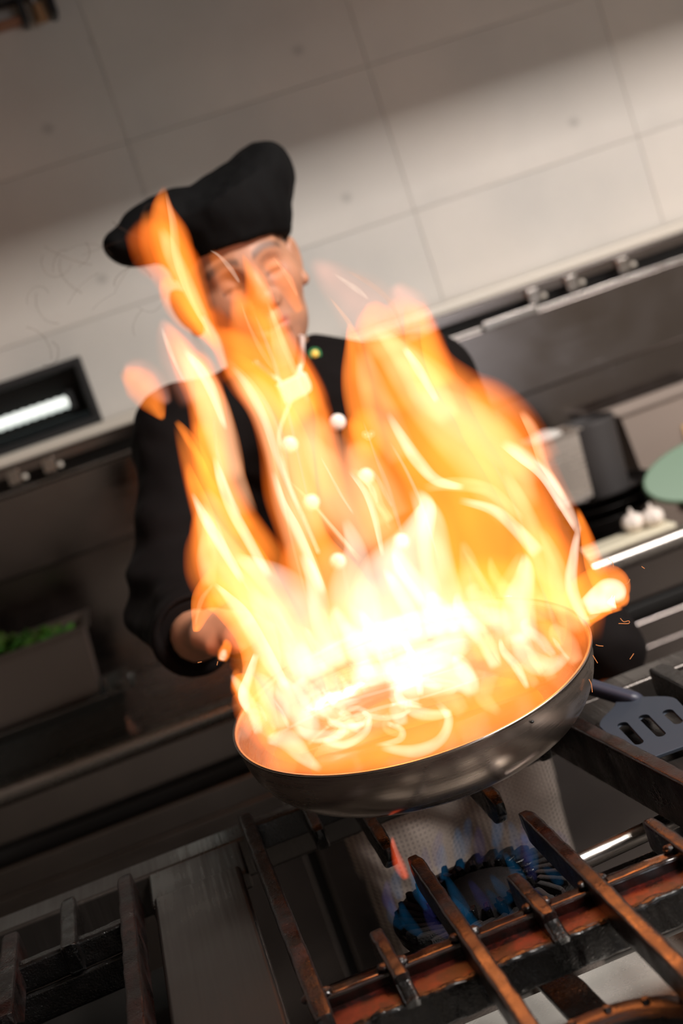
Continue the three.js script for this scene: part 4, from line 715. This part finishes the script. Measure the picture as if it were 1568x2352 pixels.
const tongues = [
  // broad glow behind the single tongues
  ['o', A, 0.6, 'S', [630, 1620, 70], [612, 1490, 92], [585, 1385, 74], [535, 1270, 52]],
  ['y', Bd, 0.5, 'S', [690, 1600, 60], [655, 1480, 74], [612, 1390, 54], [560, 1315, 30]],
  ['o', A, 0.6, 'S', [770, 1580, 120], [745, 1430, 120], [710, 1300, 84], [690, 1230, 40]],
  ['y', Bd, 0.45, 'S', [830, 1580, 100], [795, 1440, 100], [782, 1320, 76], [760, 1230, 36]],
  ['o', A, 0.8, 'S', [970, 1340, 120], [930, 1190, 110], [885, 1070, 90], [845, 980, 54], [830, 930, 20]],
  ['o', A, 0.9, 'S', [1090, 1370, 130], [1065, 1220, 130], [1030, 1100, 120], [970, 990, 100], [920, 900, 60]],
  ['o', Bd, 0.8, 'S', [1215, 1430, 120], [1195, 1290, 116], [1150, 1160, 116], [1090, 1050, 110], [1025, 950, 70]],
  ['o', A, 0.8, 'S', [1310, 1490, 60], [1280, 1390, 84], [1245, 1290, 84], [1215, 1200, 50]],
  ['y', A, 0.4, 'S', [1110, 1570, 120], [1090, 1460, 110], [1080, 1370, 80], [1070, 1300, 30]],
  ['o', A, 0.9, 'S', [700, 980, 70], [615, 880, 74], [540, 805, 54], [478, 760, 22]],
  ['o', A, 0.7, 'S', [560, 1240, 46], [500, 1130, 46], [475, 1030, 40], [462, 960, 30]],
  ['y', A + 0.07, 0.8, 'S', [585, 1590, 46], [700, 1510, 60], [900, 1430, 64], [1120, 1385, 60], [1290, 1415, 50], [1350, 1470, 20]],
  ['o', A + 0.03, 1.0, 'S', [590, 1560, 60], [760, 1460, 80], [950, 1390, 90], [1150, 1360, 90], [1310, 1420, 50]],
  ['c', A, 0.8, 'S', [660, 1560, 30], [800, 1490, 40], [950, 1440, 44], [1090, 1420, 40], [1200, 1430, 20]],
  ['o', A + 0.1, 0.8, 'S', [720, 960, 60], [640, 870, 90], [590, 790, 70], [560, 720, 40], [540, 650, 10]],
  ['o', A, 0.7, 'S', [900, 960, 70], [880, 860, 86], [870, 780, 70], [860, 720, 40], [850, 690, 14]],
  ['o', Bd, 0.7, 'R', [1010, 900, 50], [985, 820, 50], [965, 750, 40], [950, 690, 22]],
  ['y', Bd, 1.0, 'S', [1200, 1190, 60], [1125, 1065, 84], [1035, 955, 84], [940, 850, 60], [868, 768, 30]],
  ['y', Bd, 0.8, 'S', [725, 1260, 50], [672, 1120, 52], [652, 1020, 50], [612, 930, 42], [550, 858, 24]],
  ['y', Bd, 0.8, 'S', [570, 1190, 30], [518, 1050, 36], [490, 950, 42], [455, 870, 36], [418, 808, 12]],
  ['y', A, 0.8, 'S', [870, 1260, 80], [795, 1120, 84], [742, 1030, 60], [708, 950, 30]],
  ['y', Bd, 0.8, 'L', [605, 1680, 40], [585, 1600, 44], [600, 1520, 48], [580, 1440, 44], [520, 1380, 24]],
  ['c', Cd, 0.5, 'S', [690, 1600, 30], [650, 1500, 40], [620, 1420, 34], [570, 1350, 14]],
  ['y', Bd, 0.7, 'S', [560, 1420, 40], [500, 1310, 40], [480, 1230, 30], [460, 1150, 14]],
  ['y', A, 0.7, 'S', [900, 1200, 60], [850, 1100, 56], [810, 1010, 30]],
  ['o', A, 0.6, 'S', [500, 800, 20], [445, 700, 46], [400, 610, 66], [360, 540, 50], [335, 480, 16]],
  ['o', A, 0.6, 'S', [1000, 900, 60], [960, 800, 70], [930, 740, 64], [890, 690, 30]],
  ['o', Bd, 0.6, 'R', [505, 1090, 34], [490, 1000, 36], [485, 920, 36], [472, 850, 28], [455, 800, 10]],
  ['o', Bd, 0.9, 'L', [640, 1500, 60], [556, 1375, 74], [500, 1290, 62], [470, 1220, 42], [452, 1170, 14]],
  ['y', Cd, 0.7, 'S', [660, 1480, 46], [590, 1380, 50], [530, 1290, 42], [490, 1210, 24], [470, 1150, 8]],
  ['y', Cd, 0.6, 'S', [700, 1540, 40], [640, 1440, 44], [600, 1360, 36], [560, 1280, 16]],
  // left column
  ['o', A, 0.9, 'L', [650, 1500, 70], [580, 1370, 75], [520, 1250, 62], [470, 1150, 42], [438, 1060, 30], [405, 972, 12]],
  ['o', Bd, 0.8, 'L', [575, 1420, 50], [490, 1340, 55], [462, 1270, 42], [468, 1200, 30], [440, 1110, 18], [425, 1060, 8]],
  ['o', Cd, 0.9, 'H', [520, 1330, 52], [472, 1380, 34], [452, 1440, 12], [449, 1452, 4]],
  ['o', Bd, 0.8, 'L', [470, 1375, 20], [520, 1392, 34], [568, 1450, 34], [592, 1530, 36], [575, 1610, 34]],
  ['o', Bd, 0.9, 'L', [640, 1700, 50], [585, 1640, 46], [562, 1580, 36], [532, 1565, 12]],
  ['c', Cd, 0.9, 'L', [590, 1500, 8], [574, 1550, 12], [560, 1600, 14], [575, 1640, 8]],
  ['c', Cd, 0.9, 'S', [560, 1340, 10], [500, 1240, 14], [470, 1190, 13], [440, 1130, 5]],
  ['c', Cd, 0.9, 'S', [620, 1330, 14], [570, 1240, 14], [535, 1175, 16], [510, 1110, 14], [490, 1045, 6]],
  ['y', Bd, 0.8, 'S', [540, 1110, 30], [512, 1010, 40], [475, 900, 40], [440, 840, 30], [402, 775, 8]],
  ['c', Cd, 0.7, 'S', [520, 990, 6], [488, 900, 14], [460, 850, 14], [420, 800, 6]],
  ['o', A, 1.0, 'S', [640, 1340, 66], [565, 1220, 50], [500, 1110, 46], [480, 1000, 44], [472, 920, 50], [440, 850, 46], [400, 780, 26], [380, 735, 6]],
  ['p', A, 0.5, 'F', [470, 920, 60], [430, 840, 70], [390, 770, 40], [370, 730, 10]],
  ['o', Bd, 0.6, 'S', [500, 1140, 20], [462, 1050, 16], [430, 1000, 14], [402, 965, 8]],
  ['y', Bd, 0.6, 'S', [620, 1420, 50], [540, 1290, 46], [500, 1190, 34], [465, 1120, 14]],
  ['y', Bd, 0.7, 'S', [480, 1350, 20], [475, 1280, 26], [480, 1220, 20], [470, 1170, 8]],
  // column right of the dark gap
  ['o', A, 1.0, 'L', [800, 1500, 120], [735, 1350, 105], [694, 1240, 62], [664, 1130, 62], [652, 1030, 62], [612, 930, 52], [560, 870, 45], [505, 815, 30]],
  ['y', Bd, 0.8, 'L', [720, 1400, 50], [680, 1250, 34], [648, 1150, 28], [630, 1050, 28], [602, 960, 28], [560, 890, 26], [510, 825, 14]],
  ['c', Cd, 0.8, 'L', [740, 1370, 16], [690, 1240, 14], [650, 1160, 11], [625, 1080, 8]],
  ['c', Cd, 0.5, 'S', [690, 1180, 6], [640, 1060, 9], [610, 970, 12], [570, 890, 12], [530, 840, 6]],
  ['o', A, 0.85, 'S', [810, 1300, 95], [745, 1150, 85], [712, 1020, 74], [690, 920, 64], [665, 850, 56], [630, 780, 48], [600, 710, 40], [585, 640, 26], [568, 590, 8]],
  ['y', Bd, 0.7, 'S', [770, 1220, 60], [705, 1060, 56], [690, 960, 44], [662, 870, 30], [640, 790, 20], [622, 710, 8]],
  ['y', Cd, 0.6, 'S', [710, 930, 8], [668, 830, 10], [640, 760, 9], [612, 690, 4]],
  ['o', Bd, 0.6, 'R', [775, 1150, 34], [750, 1040, 28], [742, 960, 20], [716, 880, 14], [690, 815, 5]],
  ['y', Bd, 0.5, 'S', [900, 1300, 80], [800, 1170, 70], [740, 1060, 40], [700, 990, 14]],
  ['o', Bd, 0.6, 'S', [900, 1280, 70], [860, 1130, 60], [820, 1010, 40], [790, 960, 14]],
  // tongues before the face and hat
  ['o', A, 1.0, 'S', [505, 810, 12], [450, 710, 34], [412, 620, 46], [388, 540, 48], [372, 480, 30], [378, 425, 5]],
  ['y', Bd, 0.8, 'S', [475, 745, 12], [425, 645, 20], [395, 585, 22], [368, 520, 12]],
  ['y', Cd, 0.7, 'R', [490, 780, 4], [442, 690, 8], [410, 600, 12], [398, 510, 10], [380, 435, 3]],
  ['d', A, 0.7, 'S', [440, 640, 50], [360, 570, 70], [300, 520, 30]],
  ['o', A, 0.7, 'S', [480, 775, 14], [425, 715, 42], [388, 660, 30], [370, 635, 6]],
  ['o', A, 0.40, 'S', [690, 720, 12], [655, 650, 24], [612, 590, 20]],
  ['o', A, 0.45, 'S', [650, 800, 30], [602, 700, 34], [575, 630, 18], [556, 580, 4]],
  ['o', A, 0.25, 'S', [570, 720, 24], [525, 640, 30], [482, 575, 12]],
  ['d', A, 0.6, 'S', [560, 860, 60], [520, 780, 40], [480, 700, 20]],
  // right column
  ['o', A, 0.85, 'S', [1110, 1500, 160], [1085, 1350, 170], [1060, 1200, 150], [1010, 1060, 125], [950, 930, 108], [905, 830, 84], [855, 765, 50], [825, 710, 12]],
  ['o', Bd, 0.9, 'R', [1345, 1480, 40], [1330, 1380, 66], [1290, 1270, 82], [1240, 1160, 78], [1185, 1050, 82], [1125, 950, 86], [1060, 890, 58], [1010, 830, 36], [985, 755, 22], [974, 684, 6]],
  ['o', Bd, 0.6, 'R', [1240, 1080, 60], [1180, 980, 66], [1120, 915, 50], [1070, 880, 20]],
  ['c', Cd, 1.0, 'R', [1332, 1225, 10], [1292, 1150, 17], [1252, 1090, 18], [1200, 1045, 18], [1150, 1012, 12]],
  ['y', Cd, 0.9, 'R', [1300, 1150, 8], [1248, 1060, 12], [1226, 990, 16], [1195, 940, 8]],
  ['c', Cd, 0.9, 'S', [1068, 1120, 8], [1004, 1104, 14], [960, 1060, 17], [925, 1008, 15], [888, 945, 8]],
  ['y', Bd, 0.9, 'S', [1040, 970, 34], [990, 905, 46], [942, 840, 38], [900, 790, 24], [858, 748, 10]],
  ['c', Cd, 0.7, 'S', [1005, 925, 8], [962, 850, 13], [925, 795, 8]],
  ['y', Bd, 0.7, 'S', [1240, 1110, 24], [1140, 1010, 56], [1060, 960, 54], [985, 920, 40], [930, 880, 14]],
  ['c', Cd, 0.8, 'S', [1240, 1275, 20], [1182, 1212, 18], [1130, 1170, 14], [1050, 1148, 10]],
  ['y', Cd, 0.8, 'S', [1200, 1200, 14], [1125, 1128, 18], [1040, 1112, 18], [970, 1122, 12]],
  ['y', Bd, 0.9, 'S', [1300, 1420, 34], [1245, 1280, 30], [1200, 1165, 22], [1155, 1075, 10]],
  ['c', Cd, 0.9, 'S', [1350, 1440, 10], [1312, 1350, 18], [1318, 1270, 12], [1330, 1205, 6]],
  ['y', Cd, 0.7, 'S', [1320, 1460, 34], [1290, 1360, 30], [1270, 1280, 22], [1240, 1210, 10]],
  ['o', Bd, 0.9, 'R', [1392, 1370, 22], [1364, 1290, 24], [1345, 1220, 14], [1326, 1165, 5]],
  ['o', Bd, 0.9, 'S', [860, 1060, 40], [830, 950, 40], [815, 860, 34], [810, 790, 20], [800, 740, 6]],
  ['y', Bd, 0.6, 'S', [930, 1060, 40], [880, 960, 44], [850, 880, 36], [830, 800, 20]],
  ['p', A, 0.5, 'F', [900, 820, 70], [850, 720, 84], [775, 650, 56], [710, 595, 16]],
  ['p', A, 0.6, 'F', [970, 780, 50], [940, 710, 54], [900, 650, 22]],
  // knob of flame blown past the right rim
  ['o', Bd, 1.2, 'H', [1310, 1410, 40], [1350, 1375, 58], [1395, 1352, 56], [1422, 1380, 30], [1430, 1396, 8]],
  ['w', Cd, 1.1, 'H', [1340, 1396, 20], [1380, 1375, 36], [1410, 1362, 34], [1424, 1385, 10]],
  ['o', Bd, 0.8, 'H', [1335, 1425, 24], [1385, 1402, 16], [1430, 1396, 5]],
  // bright heart
  ['w', Bd, 0.9, 'S', [960, 1520, 90], [910, 1410, 110], [920, 1320, 95], [950, 1240, 50], [980, 1165, 24], [960, 1125, 8]],
  ['c', Bd, 0.8, 'S', [1060, 1500, 70], [1025, 1390, 50], [1000, 1280, 46], [985, 1190, 34], [945, 1120, 14]],
  ['y', A, 0.4, 'S', [900, 1600, 160], [880, 1460, 170], [870, 1350, 130], [850, 1260, 60]],
  ['c', Cd, 0.7, 'S', [830, 1470, 60], [810, 1350, 60], [815, 1260, 30], [790, 1190, 10]],
  ['c', Cd, 0.8, 'L', [660, 1590, 12], [605, 1500, 22], [560, 1420, 20], [520, 1370, 11], [490, 1340, 5]],
  ['c', Bd, 0.8, 'S', [720, 1560, 55], [695, 1430, 66], [650, 1350, 50], [590, 1305, 28], [535, 1275, 10]],
  ['c', Cd, 0.7, 'S', [780, 1540, 26], [740, 1430, 30], [720, 1330, 22], [690, 1270, 8]],
  ['y', Cd, 0.7, 'S', [900, 1200, 10], [872, 1160, 12], [850, 1110, 14], [800, 1075, 6]],
  ['c', Cd, 0.7, 'R', [880, 1280, 6], [862, 1190, 9], [840, 1130, 9], [800, 1080, 4]],
  ['y', Cd, 0.6, 'S', [830, 1290, 8], [770, 1220, 7], [720, 1160, 6], [660, 1100, 3]],
  ['y', Bd, 0.8, 'S', [1180, 1500, 60], [1178, 1400, 56], [1195, 1320, 40], [1200, 1265, 12]],
  ['c', Cd, 0.8, 'S', [1200, 1480, 40], [1190, 1390, 42], [1205, 1320, 26], [1205, 1270, 8]],
  ['y', Bd, 0.6, 'S', [1110, 1460, 44], [1085, 1360, 40], [1075, 1290, 24], [1060, 1240, 8]],
  ['y', Bd, 0.5, 'S', [1250, 1430, 30], [1235, 1330, 30], [1215, 1250, 14]],
  // low fire inside the pan
  ['o', A, 0.8, 'S', [560, 1720, 40], [700, 1690, 80], [900, 1640, 100], [1100, 1560, 110], [1280, 1470, 70], [1350, 1420, 16]],
  ['o', Cd, 0.8, 'S', [600, 1740, 30], [740, 1735, 46], [900, 1710, 50], [1080, 1640, 60], [1240, 1560, 60], [1340, 1490, 20]],
  ['y', Bd, 0.4, 'S', [640, 1690, 40], [800, 1620, 80], [980, 1570, 90], [1180, 1500, 80], [1310, 1430, 30]],
  ['c', Cd, 0.7, 'S', [610, 1700, 10], [660, 1700, 28], [700, 1740, 20], [740, 1770, 8]],
  ['c', Cd, 0.7, 'S', [740, 1700, 10], [790, 1710, 12], [840, 1680, 10], [850, 1640, 8]],
  ['c', Cd, 0.7, 'S', [870, 1715, 10], [950, 1725, 16], [1010, 1700, 14], [1030, 1650, 12], [1000, 1610, 8]],
  ['w', Cd, 0.8, 'S', [880, 1560, 40], [980, 1545, 60], [1060, 1560, 40], [1090, 1600, 16]],
  ['w', Cd, 0.7, 'S', [800, 1560, 30], [900, 1540, 30], [1010, 1500, 40], [1080, 1470, 20]],
  ['c', Cd, 0.7, 'S', [1190, 1450, 24], [1210, 1510, 28], [1260, 1530, 24], [1310, 1500, 10]],
  ['y', Cd, 0.6, 'S', [1120, 1540, 30], [1110, 1600, 24], [1150, 1640, 10]],
  ['c', Cd, 0.6, 'S', [720, 1620, 16], [780, 1650, 16], [830, 1680, 10]],
  ['c', Cd, 0.6, 'S', [680, 1560, 20], [720, 1610, 30], [760, 1650, 14]],
];
for (let k = 0; k < 54; k++) { // rolling low flames that cover the far rim and the middle of the pan
  const u = (k + rnd()) / 54 * 2 - 1, x0 = 941 + u * 375, v = rnd(), cy = 1563 - u * 96, y0 = cy - 150 * Math.sqrt(1 - u * u) * (1 - 1.45 * v) + 24;
  const heat = Math.exp(-((x0 - 930) ** 2) / 60000 - ((y0 - 1510) ** 2) / 26000), r = rnd(), type = r < heat * 0.75 ? 'w' : r < 0.3 + heat * 0.4 ? 'c' : r < 0.72 ? 'y' : 'o';
  const h = (70 + 150 * rnd()) * (0.55 + 0.45 * (1 - v)), bend = (rnd() - 0.5) * 60, w = 12 + 26 * rnd();
  tongues.push([type, A + 0.06 - 0.17 * v, 0.45 + 0.35 * rnd(), 'S', [x0 + 22, y0 + 18, w * 0.6], [x0 + bend * 0.4, y0 - h * 0.3, w], [x0 - h * 0.28 + bend, y0 - h * 0.7, w * 0.8], [x0 - h * 0.4 + bend * 0.3, y0 - h, w * 0.25]]);
}
for (let k = 0; k < 16; k++) { // curls on the burning sauce
  const a = rnd() * 6.28, q = Math.sqrt(rnd()) * 0.62, cx = 900 + Math.cos(a) * 330 * q - 20, cy = 1625 + Math.sin(a) * 105 * q - Math.cos(a) * 78 * q, s = 22 + 30 * rnd(), t0 = rnd() * 6.28, w = 7 + 9 * rnd();
  tongues.push([rnd() < 0.6 ? 'c' : 'y', Cd + 0.02, 0.4 + 0.3 * rnd(), 'S', ...[0, 0.8, 1.7, 2.7].map((d, i) => [cx + Math.cos(t0 + d) * s * 1.5, cy + Math.sin(t0 + d) * s * 0.6, w * [0.6, 1, 1, 0.4][i]])]);
}
for (let k = 0, n0 = tongues.length; k < 60; k++) { // fine bright threads that run along the tongues
  const src = tongues[Math.floor(rnd() * n0)], sp = src.slice(4), side = (rnd() - 0.5) * 1.3, a = rnd() * 0.45, b = a + 0.3 + rnd() * 0.4;
  const pts = [0, 0.33, 0.66, 1].map((q, i) => { const t = a + (b - a) * q, [x, y, w] = catmull(sp, t), [x2, y2] = catmull(sp, Math.min(1, t + 0.03)), l = Math.hypot(x2 - x, y2 - y) || 1; return [x + (y2 - y) / l * w * side, y - (x2 - x) / l * w * side, [2.5, 4.5, 4, 1.5][i] * (0.8 + rnd())]; });
  tongues.push([rnd() < 0.5 ? 'c' : 'y', Cd + 0.05 * rnd(), 0.16 + 0.24 * rnd(), 'S', ...pts]);
}
fire('pan_fire', 'tall orange and white fire leaping from the steel frying pan', tongues, PAN);
fire('loose_flame', 'small pale orange flame torn off beside the left shoulder of the cook', [
  ['o', A, 0.7, 'S', [376, 966, 6], [350, 920, 36], [318, 878, 42], [278, 848, 14]],
  ['p', A, 0.5, 'F', [390, 930, 14], [350, 880, 40], [310, 850, 34], [280, 840, 8]],
], at(330, 900, A));
fire('loose_flame', 'tiny bright glow added as the firelit glint on the end of the pan handle', [['o', 1.45, 0.9, 'H', [510, 1519, 10], [514, 1502, 15], [520, 1484, 12], [516, 1466, 4]], ['c', 1.44, 0.8, 'S', [508, 1516, 7], [512, 1506, 11], [516, 1490, 5]]], at(512, 1500, 1.45));  // glowing shape stands in for firelight glinting on the handle
for (const [p, power, r] of [[at(900, 1480, 1.22), 0.12, 3], [at(1150, 1300, 1.22), 0.08, 3], [at(640, 1300, 1.24), 0.05, 3]]) {
  const l = new THREE.PointLight(0xff8a3c, power); l.name = 'pan_fire_glow'; l.position.copy(p); l.castShadow = true; l.shadow.radius = r; scene.add(l);
}
{ // blue flames of the gas burner
  const c = V(0.172, 0.86, -1.158), list = [];
  for (let k = 0; k < 34; k++) {
    const a = k / 34 * Math.PI * 2, rr = k % 2 ? 0.050 : 0.078, h = (k % 2 ? 0.040 : 0.030) * (0.8 + 0.5 * rnd());
    const p0 = c.clone().add(V(Math.cos(a) * rr, 0.002, Math.sin(a) * rr)), p1 = c.clone().add(V(Math.cos(a + 0.1) * rr * 1.05, h * 0.5, Math.sin(a + 0.1) * rr * 1.05)), p2 = c.clone().add(V(Math.cos(a + 0.2) * rr * 1.0, h, Math.sin(a + 0.2) * rr));
    const px = (p) => { const v = p.clone().sub(CAM), d = v.dot(FWD); return [W / 2 + FPX * v.dot(RIGHT) / d, H / 2 - FPX * v.dot(UPV) / d, d]; };
    const q0 = px(p0), q1 = px(p1), q2 = px(p2);
    list.push([k % 3 ? 'b' : 'v', q1[2], 0.10 + rnd() * 0.14, 'S', [q0[0], q0[1], 9], [q1[0], q1[1], 16], [q2[0], q2[1], 5]]);
  }
  const f = fire('gas_flame', 'ring of dim blue gas flames on the burner under the pan', list, c);
  const o = fire('loose_flame', 'small red flame licking up at the left of the gas burner', [['e', 1.2, 0.35, 'F', [935, 2020, 10], [918, 1990, 16], [905, 1950, 10], [900, 1920, 4]]], at(915, 1990, 1.2));
}

{ // faint smoke curling up left of the fire, and glowing specks by the rim
  const sm = new THREE.MeshStandardMaterial({ color: 0x5a463a, roughness: 1, transparent: true, opacity: 0.12 });
  const curls = [];
  for (let k = 0; k < 20; k++) {
    let x = 60 + rnd() * 290, y = 500 + rnd() * 350, a = rnd() * 6.28, d = 1.62 + rnd() * 0.12, turn = (rnd() - 0.5) * 1.6; const pts = [], n = 5 + Math.floor(rnd() * 4);
    for (let i = 0; i < n; i++) { pts.push(at(x, y, d)); x += Math.cos(a) * 17; y += Math.sin(a) * 17; a += turn * (0.4 + rnd() * 0.7); }
    curls.push(tube(pts, 0.0004 + 0.0007 * rnd(), 26, 6));
  }
  tag(obj('smoke', curls, sm), 'faint thin brown smoke curls drifting before the wall left of the cook', 'smoke', null, 'stuff');
  const hot = new THREE.MeshBasicMaterial({ color: new THREE.Color(0.9, 0.30, 0.10), transparent: true, opacity: 0.6 });
  const trails = [[[1420, 1432], [1445, 1431], [1444, 1426], [1432, 1428], [1424, 1420]], [[1368, 1481], [1375, 1483], [1385, 1484]], [[1446, 1514], [1451, 1507], [1455, 1501]], [[1361, 1505], [1367, 1515], [1372, 1523]], [[1330, 1556], [1338, 1568], [1341, 1576]], [[1274, 1606], [1273, 1620], [1285, 1640], [1300, 1664]], [[1352, 1560], [1357, 1570], [1360, 1590]], [[1396, 1283], [1405, 1290], [1409, 1302]], [[1425, 1340], [1436, 1342], [1444, 1336], [1446, 1330]], [[1473, 1301], [1480, 1306]], [[454, 1522], [463, 1520]], [[498, 1528], [500, 1519]]];
  const where = ['hooked spark trail at the pan rim just below the blown knob of flame', 'short level spark trail just outside the right rim of the pan', 'straight slanting spark dash over the cook\'s left sleeve', 'short bent spark trail touching the rightmost point of the pan rim', 'bent spark trail below the right end of the pan rim', 'long wavy spark trail crossing the brushed side of the pan at the right', 'thin spark trail hanging above the dark spatula handle', 'short red spark trail before the steel counter, above the blown knob of flame', 'curled spark trail right of the blown knob of flame', 'tiny spark dash topmost and rightmost of the sparks, before the far cupboard', 'level spark dash in the dark below the hand of the cook', 'upright spark dash in the dark below the tiny handle glint'];
  for (const [i, t] of trails.entries()) tag(obj('spark', tube(t.map(([x, y]) => at(x, y, 1.2 + 0.02 * (i % 3))), 0.00032, 18, 5), hot), where[i], 'spark', 'sparks round the pan');
}
renderer.render(scene, camera);
